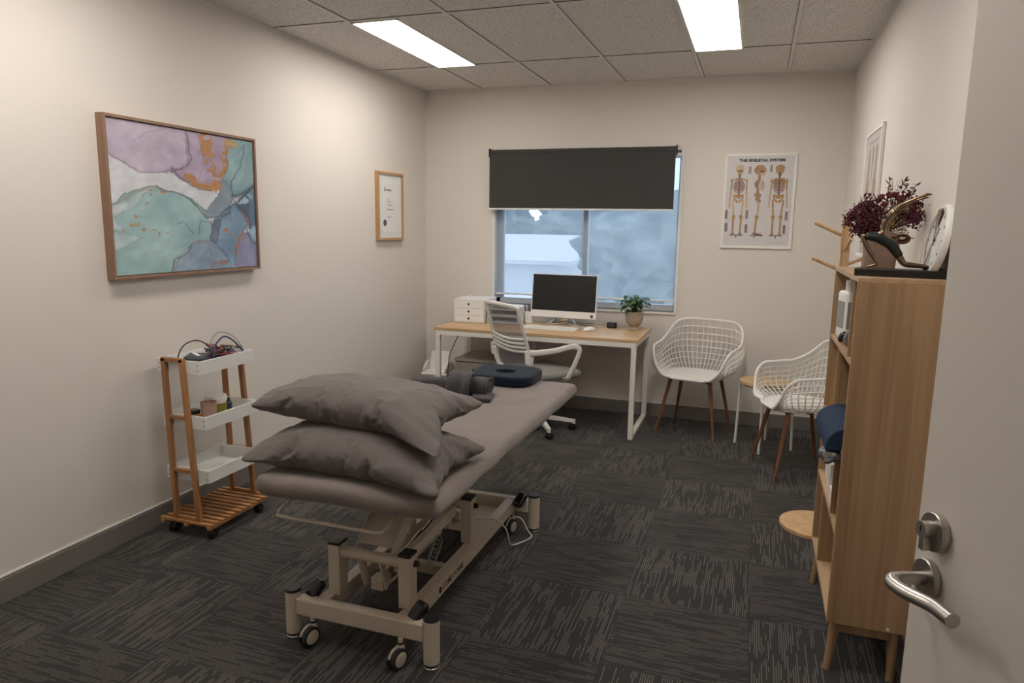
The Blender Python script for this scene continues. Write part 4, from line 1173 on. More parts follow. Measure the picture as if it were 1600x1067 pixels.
# ------------------------------------------------------------------ trolley by the left wall
CX0, CX1, CY0, CY1 = 0.085, 0.390, -3.150, -2.790
t = thing('storage_trolley', 'bamboo and white three tier trolley on black wheels against the left wall', 'trolley', (0.24, -2.97, 0))
for k, z in enumerate((0.880, 0.613, 0.347)):
    tr = thing('tray', None, None, (0, 0, 0)); del_keys(tr); tr.parent = t
    b = WB(t); ox = 0.0
    x0, x1, y0, y1, h, th = 0.115, 0.370, -3.150, -2.775, 0.062, 0.008
    if k == 0: x0, x1 = 0.095, 0.352
    b.box2((x0, y0, z - h), (x1, y0 + th, z)); b.box2((x0, y1 - th, z - h), (x1, y1, z))
    b.box2((x0, y0 + th, z - h), (x0 + th, y1 - th, z)); b.box2((x1 - th, y0 + th, z - h), (x1, y1 - th, z)); b.box2((x0 + th, y0 + th, z - h), (x1 - th, y1 - th, z - h + 0.006))
    build('tray_sides', b, M['white_board'], tr)
    for sx in (x0 + 0.014, x1 - 0.014):
        for dz in (-0.02, -0.044):
            b = WB(t); b.cyl((sx, y0 - 0.0012, z + dz), (sx, y0 + 0.001, z + dz), 0.0028, n=12); build('screw', b, M['black'], tr)
for (y, sg) in ((-3.161, -1), (-2.764, 1)):
    b = WB(t)
    for sx, tx in ((0.172, 0.150), (0.308, 0.256)):
        b.bar((sx, y, 0.088), (tx, y, 0.888), 0.020, 0.026, up=(1, 0, 0))
    b.box2((0.140, y - 0.010, 0.872), (0.266, y + 0.010, 0.892)); b.box2((0.158, y - 0.009, 0.593), (0.278, y + 0.009, 0.611)); b.box2((0.164, y - 0.009, 0.328), (0.292, y + 0.009, 0.346)); b.box2((0.166, y - 0.009, 0.088), (0.308, y + 0.009, 0.106))
    build('end_frame', b, M['bamboo'], t, bevel=0.002)
b = WB(t)
for sx in (CX0 + 0.012, 0.24, CX1 - 0.012): b.box2((sx - 0.010, CY0 - 0.035, 0.062), (sx + 0.010, CY1 + 0.045, 0.076))
build('base_rails', b, M['bamboo_x'], t, bevel=0.0015)
for k in range(12):
    y = CY0 - 0.03 + 0.0385 * k
    b = WB(t); b.box2((CX0 - 0.003, y, 0.076), (CX1 + 0.003, y + 0.022, 0.088)); build('base_slat', b, M['bamboo_x'], t, bevel=0.0015)
for (x, y) in ((0.12, -3.13), (0.355, -3.13), (0.12, -2.79), (0.355, -2.79)):
    b = WB(t); b.lathe([(0.0, -0.017), (0.020, -0.017), (0.025, -0.011), (0.025, 0.011), (0.020, 0.017), (0.0, 0.017)], (x, y, 0.025), 28, 'x'); b.cyl((x, y, 0.035), (x, y, 0.062), 0.012)
    build('castor', b, M['black'], t, smooth='auto')

# things in the top tray
def tray_z(k): return (0.880, 0.613, 0.347)[k] - 0.056
z = tray_z(0)
t = thing('therapy_device', 'dark grey rounded electronic device with a light stripe, in the top trolley tray', 'device', (0.245, -3.055, z), rotz=0.5)
b = MB(); rbox(b, (0, 0, 0.035), (0.10, 0.125, 0.07), 0.018, n=110); build('body', b, M['device'], t, smooth=True)
b = MB(); b.box((0.0, 0, 0.0705), (0.018, 0.10, 0.002), Matrix.Rotation(0.5, 3, 'Z')); build('stripe', b, M['white_plastic'], t, bevel=0.0008)
b = MB(); rbox(b, (0, 0, 0.018), (0.106, 0.131, 0.03), 0.012, n=90); build('base_cover', b, M['jar_blue'], t, smooth=True)
b = MB(); b.tube(spline([(0.20, -3.12, z + 0.03), (0.19, -3.11, z + 0.07), (0.185, -3.06, z + 0.115), (0.20, -2.99, z + 0.125), (0.23, -2.95, z + 0.09), (0.25, -2.96, z + 0.06)], 8), 0.0032, n=8)
tag(build('device_cable', b, M['cable_black'], smooth=True), 'black cable arching over the left end of the top trolley tray', 'cable')
b = MB(); rbox(b, (0, 0, 0.012), (0.055, 0.09, 0.024), 0.01, n=120); tag(build('adapter', b, M['black'], smooth=True, loc=(0.165, -3.08, z)), 'small black power adapter at the left corner of the top trolley tray', 'adapter')
rnd = random.Random(12)
def tangle(name, mtl, label, n_loops, seed, r=0.0026, cx=0.235, cy=-2.88, sx=0.075, sy=0.075, top=0.11):
    rnd = random.Random(seed); pts = []
    for k in range(n_loops * 5):
        a = k / 5 * 2 * PI + rnd.uniform(-.5, .5); rr = rnd.uniform(.45, 1)
        pts.append((cx + sx * rr * math.cos(a), cy + sy * rr * math.sin(a), z + 0.012 + abs(mnoise.noise(Vector((k * .7, seed, 0)))) * top + rnd.uniform(0, 0.035)))
    b = MB(); b.tube(spline(pts, 6), r, n=7)
    tag(build(name, b, mtl, smooth=True), label, 'cable', 'tangled leads in the top trolley tray')
tangle('electrode_lead', M['cable_blue'], 'dark blue lead in the tangle in the top trolley tray', 6, 1, 0.0036)
tangle('electrode_lead', M['cable_red'], 'red lead in the tangle in the top trolley tray', 5, 2)
tangle('electrode_lead', M['cable_black'], 'black lead in the tangle in the top trolley tray', 8, 3, 0.003)
tangle('electrode_lead', M['cable_pink'], 'pink lead in the tangle in the top trolley tray', 4, 4)
tangle('electrode_lead', M['cable_white'], 'white lead in the tangle in the top trolley tray', 4, 5)
b = MB(); b.tube(spline([(0.25, -2.94, z + .03), (0.22, -2.93, z + .10), (0.22, -2.87, z + .15), (0.25, -2.81, z + .13), (0.29, -2.785, z + .07), (0.30, -2.78, z + .02)], 8), 0.003, n=8)
tag(build('electrode_lead', b, M['cable_grey'], smooth=True), 'grey green lead arching highest over the right end of the top tray', 'cable', 'tangled leads in the top trolley tray')
b = MB(); b.tube(spline([(0.27, -2.96, z + .02), (0.25, -2.94, z + .08), (0.255, -2.88, z + .13), (0.27, -2.83, z + .11), (0.31, -2.80, z + .05)], 8), 0.0045, n=8)
tag(build('electrode_lead', b, M['cable_blue'], smooth=True), 'thick blue lead looping over the tangle in the top tray', 'cable', 'tangled leads in the top trolley tray')

# middle tray
z = tray_z(1)
b = MB(); b.lathe([(0.0, 0), (0.031, 0), (0.039, 0.10), (0.036, 0.10), (0.029, 0.006), (0, 0.006)], n=36)
tag(build('paper_cup', b, M['cup_print'], smooth='auto', loc=(0.285, -3.035, z)), 'dusty pink patterned cup in the middle trolley tray', 'cup')
t = thing('tub', 'white lidded tub with an olive green label in the middle trolley tray', 'tub', (0.25, -2.945, z))
b = MB(); b.lathe([(0, 0), (0.046, 0), (0.049, 0.004), (0.049, 0.085), (0, 0.085)], n=44); build('body', b, M['white_plastic'], t, smooth='auto')
b = MB(); b.lathe([(0.0497, 0.006), (0.0497, 0.074)], n=44); build('label', b, M['olive'], t, smooth='auto')
b = MB(); b.lathe([(0, 0.084), (0.053, 0.084), (0.053, 0.106), (0.050, 0.110), (0, 0.110)], n=44); build('lid', b, M['white_plastic'], t, smooth='auto')
t = thing('bottle', 'small dark blue bottle behind the white tub in the middle trolley tray', 'bottle', (0.26, -2.875, z))
b = MB(); b.lathe([(0, 0), (0.022, 0), (0.022, 0.055), (0.012, 0.065), (0, 0.065)], n=24); build('body', b, M['jar_blue'], t, smooth='auto')
b = MB(); b.lathe([(0, 0.065), (0.013, 0.065), (0.013, 0.082), (0, 0.082)], n=24); build('cap', b, M['black'], t, smooth='auto')
b = MB(); b.box2((-0.035, -0.03, 0), (0.035, 0.03, 0.045)); tag(build('wooden_box', b, M['bamboo_x'], bevel=0.003, loc=(0.235, -3.085, z)), 'small wooden box behind the cup in the middle trolley tray', 'box')
b = MB(); b.lathe([(0, 0), (0.03, 0), (0.031, 0.012), (0.028, 0.018), (0, 0.018)], n=28); tag(build('black_tin', b, M['black_gloss'], smooth='auto', loc=(0.228, -3.075, z + 0.045)), 'round black tin on the small wooden box in the middle trolley tray', 'tin')
b = MB(); b.lathe([(0.021, 0), (0.027, 0), (0.027, 0.02), (0.021, 0.02), (0.021, 0)], n=28); tag(build('tape_roll', b, M['ribbon'], smooth='auto', loc=(0.165, -3.11, z)), 'small roll of tan tape at the left end of the middle trolley tray', 'tape')

# ------------------------------------------------------------------ desk
DX0, DX1, DY0, DY1, DZ = 0.432, 2.030, -0.755, -0.065, 0.74
t = thing('desk', 'long desk with a pale oak top and white steel loop legs under the window', 'desk', (1.225, -0.41, 0))
b = WB(t); b.box2((DX0, DY0, DZ - 0.022), (DX1, DY1, DZ)); build('desktop', b, M['oak_x'], t, bevel=0.002)
b = WB(t)
for y in (DY0 + 0.015, DY1 - 0.015): b.box2((DX0 + 0.03, y - 0.014, DZ - 0.060), (DX1 - 0.03, y + 0.014, DZ - 0.024))
build('apron_rails', b, M['white_paint'], t, bevel=0.001)
for x in (DX0 + 0.030, DX1 - 0.030):
    b = WB(t)
    w = 0.018
    b.box2((x - w, DY0 + 0.002, 0), (x + w, DY0 + 0.032, DZ - 0.022)); b.box2((x - w, DY1 - 0.032, 0), (x + w, DY1 - 0.002, DZ - 0.022))
    b.box2((x - w, DY0 + 0.03, 0.0), (x + w, DY1 - 0.03, 0.030)); b.box2((x - w, DY0 + 0.03, DZ - 0.058), (x + w, DY1 - 0.03, DZ - 0.024))
    build('leg_loop', b, M['white_paint'], t, bevel=0.0015)

# low cabinet under the desk
t = thing('low_cabinet', 'low grey laminate cabinet with one wide drawer front, under the desk', 'cabinet', (0.75, -0.29, 0))
b = WB(t)
x0, x1, y0, y1, zc = 0.495, 1.02, -0.50, -0.10, 0.452
b.box2((x0, y0, zc - 0.022), (x1, y1, zc)); b.box2((x0, y0 + .004, 0.0), (x0 + 0.018, y1, zc - 0.022)); b.box2((x1 - 0.018, y0 + .004, 0), (x1, y1, zc - 0.022)); b.box2((x0 + .018, y1 - 0.02, 0.0), (x1 - .018, y1 - 0.005, zc - .022)); b.box2((x0 + .018, y0 + 0.01, 0.03), (x1 - .018, y1 - 0.02, 0.05))
build('body', b, M['cabinet'], t, bevel=0.001)
for k, (za, zb) in enumerate(((0.245, 0.424), (0.055, 0.238))):
    b = WB(t); b.box2((x0 + 0.021, y0 - 0.004, za), (x1 - 0.021, y0 + 0.012, zb)); d_ = build('drawer', b, M['cabinet'], t, bevel=0.001)
    b = WB(t); b.bar((0.66, y0 - 0.016, zb - 0.055), (0.86, y0 - 0.016, zb - 0.055), 0.010, 0.010); b.box2((0.67, y0 - 0.016, zb - 0.059), (0.678, y0 - 0.003, zb - 0.051)); b.box2((0.84, y0 - 0.016, zb - 0.059), (0.848, y0 - 0.003, zb - 0.051)); build('handle', b, M['black'], d_)

# bin
t = thing('swing_bin', 'small white swing lid bin beside the left leg of the desk', 'bin', (0.265, -0.31, 0))
b = MB(); rbox(b, (0, 0, 0.135), (0.20, 0.20, 0.27), 0.03, n=60); build('bin_body', b, M['white_plastic'], t, smooth=True)
b = MB(); rbox(b, (0, 0, 0.278), (0.235, 0.235, 0.024), 0.011, n=70); b.box2((-0.095, -0.095, 0.285), (0.095, 0.095, 0.30)); build('bin_rim', b, M['white_plastic'], t, smooth='auto')
for s in (-1, 1):
    b = MB(); b.prism([(-0.095, 0.295), (0.095, 0.295), (0.095, 0.325), (0.03, 0.375), (-0.03, 0.375), (-0.095, 0.325)], s * 0.098 - 0.009, s * 0.098 + 0.009, 'yz'); build('lid_cheek', b, M['white_plastic'], t, bevel=0.006)
b = MB(); rbox(b, (0.0, 0.02, 0.375), (0.172, 0.014, 0.175), 0.006, n=80, rot=Matrix.Rotation(-0.28, 3, 'X')); build('swing_flap', b, M['white_plastic'], t, smooth=True)

# wiring beneath the desk
b = MB(); b.tube(spline([(0.50, -0.30, 0.70), (0.46, -0.33, 0.62), (0.43, -0.38, 0.52), (0.41, -0.42, 0.42), (0.40, -0.42, 0.20), (0.40, -0.38, 0.01)], 8), 0.0035, n=8)
tag(build('power_cable', b, M['cable_black'], smooth=True), 'black cable hanging below the left end of the desk', 'cable')

# drawer unit on the desk
t = thing('desktop_organiser', 'white desktop box with three small drawers, left end of the desk', 'storage box', (0.59, -0.28, DZ))
w, d, h = 0.262, 0.30, 0.188
b = MB(); b.box2((-w / 2, -d / 2 + 0.004, 0), (w / 2, d / 2, h - 0.006)); build('case', b, M['white_board'], t, bevel=0.002)
b = MB(); b.box2((-w / 2 - 0.003, -d / 2 - 0.002, h - 0.006), (w / 2 + 0.003, d / 2 + 0.003, h + 0.006)); build('case_top', b, M['white_board'], t, bevel=0.002)
for k in range(3):
    z0_ = 0.006 + k * 0.0592
    b = MB(); b.box2((-w / 2 + 0.004, -d / 2 - 0.002, z0_), (w / 2 - 0.004, -d / 2 + 0.004, z0_ + 0.0565)); dr = build('drawer', b, M['white_board'], t, bevel=0.001)
    b = MB(); b.lathe([(0, -d / 2 - 0.0028), (0.0095, -d / 2 - 0.0028), (0.0095, -d / 2 - 0.002)], (0, 0, z0_ + 0.030), 24, 'y'); build('finger_hole', b, M['black'], dr)
t = thing('letter_tray', 'white two tier letter tray holding papers, beside the desktop drawers', 'letter tray', (0.87, -0.27, DZ))
for k in range(3):
    b = MB(); b.box2((-0.125, -0.12, 0.005 + 0.055 * k), (0.125, 0.14, 0.011 + 0.055 * k)) ; build('shelf', b, M['white_board'], t, bevel=0.001)
for s in (-1, 1):
    b = MB(); b.box2((s * 0.128 - 0.003, -0.12, 0), (s * 0.128 + 0.003, 0.14, 0.135)); build('side', b, M['white_board'], t, bevel=0.001)
b = MB(); b.box2((-0.125, 0.137, 0), (0.125, 0.142, 0.13)); build('back', b, M['white_board'], t)
rnd = random.Random(5)
for k in range(2):
    b = MB()
    for q_ in range(5): b.box((rnd.uniform(-.01, .01), rnd.uniform(-.01, .01), 0.012 + 0.055 * (k + 0) + 0.0016 * q_ + 0.0008), (0.20, 0.22, 0.0010), Matrix.Rotation(rnd.uniform(-.05, .05), 3, 'Z'))
    tag(build('paper_stack', b, M['paper'], loc=(0.87, -0.265, DZ)), ('loose papers on the bottom level of the letter tray', 'loose papers on the middle level of the letter tray')[k], 'papers')
b = MB()
for q_ in range(3): b.grid(lambda u, v: ((u - .5) * 0.21, (v - .5) * 0.23, 0.001 + q_ * 0.007 + 0.010 * math.sin(u * 3 + q_) * math.sin(v * 4 + q_) ** 2), 12, 12)
tag(build('paper_stack', b, M['paper'], loc=(0.87, -0.26, DZ + 0.125), smooth=True, solid=0.0006), 'ruffled papers on top of the white letter tray', 'papers')

# pen pot
t = thing('pen_pot', 'white pen pot left of the computer', 'pen pot', (1.045, -0.22, DZ))
b = MB(); b.lathe([(0, 0), (0.034, 0), (0.036, 0.002), (0.036, 0.10), (0.033, 0.10), (0.031, 0.006), (0, 0.006)], n=32); build('pot', b, M['white_board'], t, smooth='auto')
for k, (a, c, m_, lab) in enumerate((((-0.01, 0.0, 0.006), (-0.045, 0.01, 0.148), 'black', 'black pen leaning furthest left in the pen pot'), ((0.005, 0.005, 0.006), (-0.012, 0.01, 0.150), 'device', 'dark grey pen upright in the pen pot'), ((0.012, -0.005, 0.006), (0.008, -0.01, 0.142), 'jar_blue', 'dark blue pen right in the pen pot'))):
    b = MB(); b.cyl(a, c, 0.0042, 0.0042, 12); b.cyl(c, Vector(c) + (Vector(c) - Vector(a)).normalized() * 0.008, 0.003, 0.002, 12)
    tag(build('pen', b, M[m_], smooth='auto', loc=(1.045, -0.22, DZ)), lab, 'pen', 'pens in the white pot')

# all in one computer
t = thing('desktop_computer', 'white all in one computer with a black screen, centre of the desk', 'computer', (1.338, -0.25, DZ), rotz=math.radians(-2))
w, z0_, h = 0.546, 0.062, 0.352
T_ = Matrix.Translation((0, 0, z0_)) @ Matrix.Rotation(math.radians(-7), 4, 'X')
b = MB(); b.T = T_; b.box2((-w / 2, -0.008, 0.0), (w / 2, 0.012, h)); build('casing', b, M['white_board'], t, bevel=0.003)
b = MB(); b.T = T_; b.box2((-w / 2 + 0.008, -0.0092, 0.056), (w / 2 - 0.008, -0.0078, h - 0.007)); build('screen', b, M['screen'], t)
b = MB(); b.T = T_; b.box2((-0.12, 0.012, 0.05), (0.12, 0.035, 0.25)); build('rear_housing', b, M['white_board'], t, bevel=0.008)
b = MB(); b.T = T_; b.box2((w / 2 - 0.042, -0.0090, 0.012), (w / 2 - 0.022, -0.0080, 0.026)); st_ = build('sticker', b, M['device'], t)
b = MB(); b.T = T_; b.box2((w / 2 - 0.044, -0.0088, 0.026), (w / 2 - 0.020, -0.0080, 0.036)); build('sticker_top', b, M['red_ink'], st_)
b = MB(); b.bar((0, 0.05, 0.01), (0, 0.04, 0.20), 0.06, 0.012, up=(0, 1, 0))
b.tube(spline([(-0.16, -0.09, 0.006), (-0.12, -0.02, 0.012), (-0.07, 0.03, 0.05), (-0.06, 0.04, 0.08)], 6), 0.006, n=8); b.tube(spline([(0.16, -0.09, 0.006), (0.12, -0.02, 0.012), (0.07, 0.03, 0.05), (0.06, 0.04, 0.08)], 6), 0.006, n=8)
b.tube([(-0.13, -0.03, 0.01), (0, 0.05, 0.012), (0.13, -0.03, 0.01)], 0.006, n=8)
build('stand', b, M['chrome'], t, smooth='auto')
# keyboard, mouse, wires
t = thing('keyboard', 'slim white keyboard in front of the computer', 'keyboard', (1.30, -0.475, DZ), rotz=math.radians(-2))
b = MB(); b.prism([(-0.062, 0.0), (0.062, 0.0), (0.062, 0.014), (-0.062, 0.007)], -0.215, 0.215, 'yz'); build('base', b, M['white_board'], t, bevel=0.002)
b = MB(); rnd = random.Random(2)
for r_ in range(6):
    for c_ in range(19):
        x = -0.203 + c_ * 0.0225; y = -0.05 + r_ * 0.0195
        b.box((x, y, 0.0078 + (y + .062) * 0.056 + 0.0015), (0.0195, 0.0165, 0.003))
tag(build('keys', b, M['white_plastic'], t), None, None, None, 'stuff')
b = MB(); b.grid(lambda u, v: (0.030 * math.sin(PI * v) ** .6 * math.cos(2 * PI * u), 0.052 * -math.cos(PI * v), max(0.0, 0.030 * math.sin(PI * v) ** .7 * math.sin(2 * PI * u)) + 0.002), 28, 18, cu=True)
tag(build('mouse', b, M['white_board'], smooth=True, loc=(1.60, -0.44, DZ), rotz=-0.5), 'white mouse right of the keyboard', 'mouse')
for k, (pts, mm, lab) in enumerate((
    ([(1.42, -0.30, .745), (1.50, -0.34, .75), (1.545, -0.39, .75), (1.58, -0.36, .746), (1.63, -0.30, .75), (1.68, -0.22, .75), (1.70, -0.10, .746)], 'cable_white', 'white cable curling behind the mouse'),
    ([(1.50, -0.16, .745), (1.58, -0.24, .755), (1.62, -0.30, .765), (1.66, -0.34, .75), (1.60, -0.37, .745), (1.52, -0.37, .745), (1.50, -0.42, .745)], 'cable_white', 'white cable coming forward to the right end of the keyboard'),
    ([(1.20, -0.12, .75), (1.26, -0.20, .752), (1.36, -0.22, .77), (1.44, -0.18, .76), (1.56, -0.10, .75)], 'cable_black', 'black cable lying below the computer screen'))):
    b = MB(); b.tube(spline(pts, 8), 0.0024, n=7); tag(build('desk_cable', b, M[mm], smooth=True), lab, 'cable')
t = thing('desk_clock', 'small black digital clock near the right end of the desk', 'clock', (1.735, -0.215, DZ), rotz=math.radians(-6))
b = MB(); rbox(b, (0, 0, 0.023), (0.075, 0.045, 0.046), 0.006, n=160); build('body', b, M['black'], t, smooth=True)
b = MB(); b.box2((-0.028, -0.0232, 0.010), (0.028, -0.0222, 0.036)); build('display', b, M['device'], t)

# plant
t = thing('potted_plant', 'small green leafy plant in a stone grey footed pot, right end of the desk', 'plant', (1.915, -0.245, DZ))
b = MB(); b.lathe([(0, 0), (0.036, 0), (0.040, 0.004), (0.040, 0.018), (0.034, 0.026), (0.052, 0.045), (0.066, 0.075), (0.071, 0.11), (0.069, 0.135), (0.072, 0.140), (0.072, 0.146), (0.066, 0.146), (0.064, 0.125), (0, 0.122)], n=48)
build('pot', b, M['terracotta'], t, smooth='auto')
b = MB(); b.lathe([(0.062, 0.128), (0.03, 0.136), (0, 0.138)], n=30); build('soil', b, M['soil'], t, smooth=True)
rnd = random.Random(21); fol = MB(); stm = MB()
def leaf(mb, p, d, upv, L_, Wd, curl=0.3, n=7, lobes=0):
    d = d.normalized(); s_ = d.cross(upv).normalized(); nn = s_.cross(d).normalized()
    rows = []
    for i in range(n + 1):
        tt = i / n; w_ = Wd * math.sin(PI * min(1, tt * 0.93 + 0.07)) ** 0.75 * (1 - 0.25 * tt)
        if lobes: w_ *= 1 - 0.32 * (abs(math.sin(tt * lobes * PI)) ** 6)
        c = p + d * (L_ * tt) - nn * (curl * L_ * tt * tt)
        rows.append([mb._v(c - s_ * w_ + nn * w_ * 0.25), mb._v(c), mb._v(c + s_ * w_ + nn * w_ * 0.25)])
    for i in range(n):
        for j in range(2):
            mb.bm.faces.new([rows[i][j], rows[i][j + 1], rows[i + 1][j + 1], rows[i + 1][j]])
for k in range(54):
    a = rnd.uniform(0, 2 * PI); hgt = rnd.uniform(0.16, 0.245) + 0.02; rr = rnd.uniform(0.02, 0.095)
    if k < 6: hgt = 0.25 + 0.02 * rnd.random(); rr = rnd.uniform(0, 0.05)
    c = Vector((math.cos(a) * rr, math.sin(a) * rr, hgt))
    root = Vector((math.cos(a) * 0.015, math.sin(a) * 0.015, 0.13))
    stm.tube(bez(root, root + Vector((0, 0, 0.06)), c - Vector((math.cos(a) * .02, math.sin(a) * .02, 0.01)), c, 6), 0.0018, n=5)
    d = Vector((math.cos(a + rnd.uniform(-.5, .5)), math.sin(a + rnd.uniform(-.5, .5)), rnd.uniform(-0.55, 0.35)))
    leaf(fol, c, d, Vector((0, 0, 1)), rnd.uniform(0.045, 0.070), rnd.uniform(0.020, 0.029), 0.35, 9, 3)
for k, (a, L_) in enumerate(((3.5, 0.06), (3.9, 0.05))):
    c = Vector((math.cos(a) * 0.055, math.sin(a) * 0.055, 0.165)); leaf(fol, c, Vector((math.cos(a), math.sin(a), -1.2)), Vector((0, 0, 1)), L_, 0.016, 0.2)
build('stems', stm, M['stem'], t, smooth=True); build('foliage', fol, M['leaf'], t, smooth=True, solid=0.0008, recalc=False)

# ------------------------------------------------------------------ office chair
OC = thing('office_chair', 'white framed office chair with grey mesh back and grey seat, turned to the desk', 'chair', (1.292, -0.735, 0), rotz=math.radians(-40))
t = OC
b = MB()
for k in range(5):
    a = 2 * PI * k / 5 + math.radians(56)
    d = Vector((math.cos(a), math.sin(a), 0))
    b.bar(d * 0.02 + Vector((0, 0, 0.105)), d * 0.272 + Vector((0, 0, 0.072)), 0.050, 0.032, w1=0.026, h1=0.024)
    b.cyl(d * 0.272 + Vector((0, 0, 0.052)), d * 0.272 + Vector((0, 0, 0.086)), 0.014, n=20)
b.cyl((0, 0, 0.08), (0, 0, 0.135), 0.036, 0.030, 28)
build('star_base', b, M['white_plastic'], t, bevel=0.003, smooth='auto')
for k in range(5):
    a = 2 * PI * k / 5 + math.radians(56); d = Vector((math.cos(a), math.sin(a), 0)); c = d * 0.272
    b = MB(); b.T = Matrix.Translation((c.x, c.y, 0)) @ Matrix.Rotation(a + 0.7, 4, 'Z')
    for s in (-1, 1): b.lathe([(0, s * 0.004), (0.024, s * 0.004), (0.026, s * 0.009), (0.024, s * 0.021), (0.012, s * 0.024), (0, s * 0.024)], (0, 0.008, 0.026), 28, 'x')
    b.box((0, 0.0, 0.044), (0.020, 0.030, 0.018)); build('castor', b, M['black'], t, smooth='auto')
b = MB(); b.cyl((0, 0, 0.12), (0, 0, 0.28), 0.026, n=28); b.cyl((0, 0, 0.28), (0, 0, 0.39), 0.015, n=24); build('gas_lift', b, M['white_plastic'], t, smooth='auto')
b = MB(); rbox(b, (0, -0.02, 0.402), (0.20, 0.26, 0.04), 0.015, n=60); build('seat_mechanism', b, M['white_plastic'], t, smooth=True)
b = MB(); rbox(b, (0, 0.015, 0.452), (0.46, 0.45, 0.062), 0.030, n=50, bulge=0.012); build('seat', b, M['grey_fabric'], t, smooth=True)
# back frame: outline swept as a flat strip
def bk(x, z):   # position on the curved back surface
    s_ = (z - 0.52)
    return Vector((x, -0.235 - 0.22 * s_ - 0.10 * s_ * s_ + 0.35 * x * x, z))
outl = [bk(-0.235, 0.56), bk(-0.232, 0.70), bk(-0.226, 0.83), bk(-0.222, 0.945), bk(-0.212, 0.966), bk(-0.10, 0.974), bk(0.10, 0.974), bk(0.212, 0.966), bk(0.222, 0.945), bk(0.226, 0.83), bk(0.232, 0.70), bk(0.235, 0.56)]
b = MB(); b.tube(spline(outl, 6), 0.019, n=14, flat=0.55, up=(0, 1, 0.25)); build('back_frame', b, M['white_plastic'], t, smooth=True)
b = MB(); b.grid(lambda u, v: bk(-0.222 + 0.444 * u, 0.74 + 0.225 * v) + Vector((0, 0.004, 0)), 14, 10); b.grid(lambda u, v: bk(-0.225 + 0.45 * u, 0.50 + 0.16 * v) + Vector((0, 0.004, 0)), 14, 6)
b.grid(lambda u, v: bk(-0.225 + 0.45 * u, 0.66 + 0.08 * v) + Vector((0, 0.012, 0)), 14, 4)
build('back_mesh', b, M['chair_mesh'], t, smooth=True)
for k in range(4):
    z_ = 0.655 + 0.030 * k
    b = MB(); b.tube([bk(-0.23 + 0.46 * i / 16, z_ - 0.018 * math.sin(PI * i / 16)) + Vector((0, -0.006, 0)) for i in range(17)], 0.0105, n=10, flat=0.45, up=(0, 1, 0)); build('lumbar_slat', b, M['white_plastic'], t, smooth=True)
b = MB()
for s in (-1, 1): b.tube(spline([(s * 0.235, -0.250, 0.63), (s * 0.232, -0.235, 0.55), (s * 0.215, -0.20, 0.47), (s * 0.17, -0.12, 0.415), (s * 0.08, -0.04, 0.40)], 6), 0.022, n=12, flat=0.6, up=(1, 0, 0))
build('back_supports', b, M['white_plastic'], t, smooth=True)
for s in (-1, 1):
    b = MB()
    pth = spline([(s * 0.235, -0.265, 0.655), (s * 0.262, -0.20, 0.648), (s * 0.278, -0.05, 0.655), (s * 0.285, 0.09, 0.675), (s * 0.287, 0.145, 0.665), (s * 0.286, 0.160, 0.635), (s * 0.280, 0.135, 0.56), (s * 0.262, 0.095, 0.46), (s * 0.235, 0.08, 0.425), (s * 0.10, 0.06, 0.408)], 8)
    b.tube(pth, 0.021, n=12, flat=0.32, up=(s, 0.0, 0.01))
    build('armrest', b, M['white_plastic'], t, smooth=True)
    b = MB(); b.prism([(-0.275, 0.57), (-0.215, 0.55), (-0.205, 0.645), (-0.285, 0.665)], s * 0.243 - 0.006, s * 0.243 + 0.006, 'yz'); build('arm_bracket', b, M['white_plastic'], t, bevel=0.003)

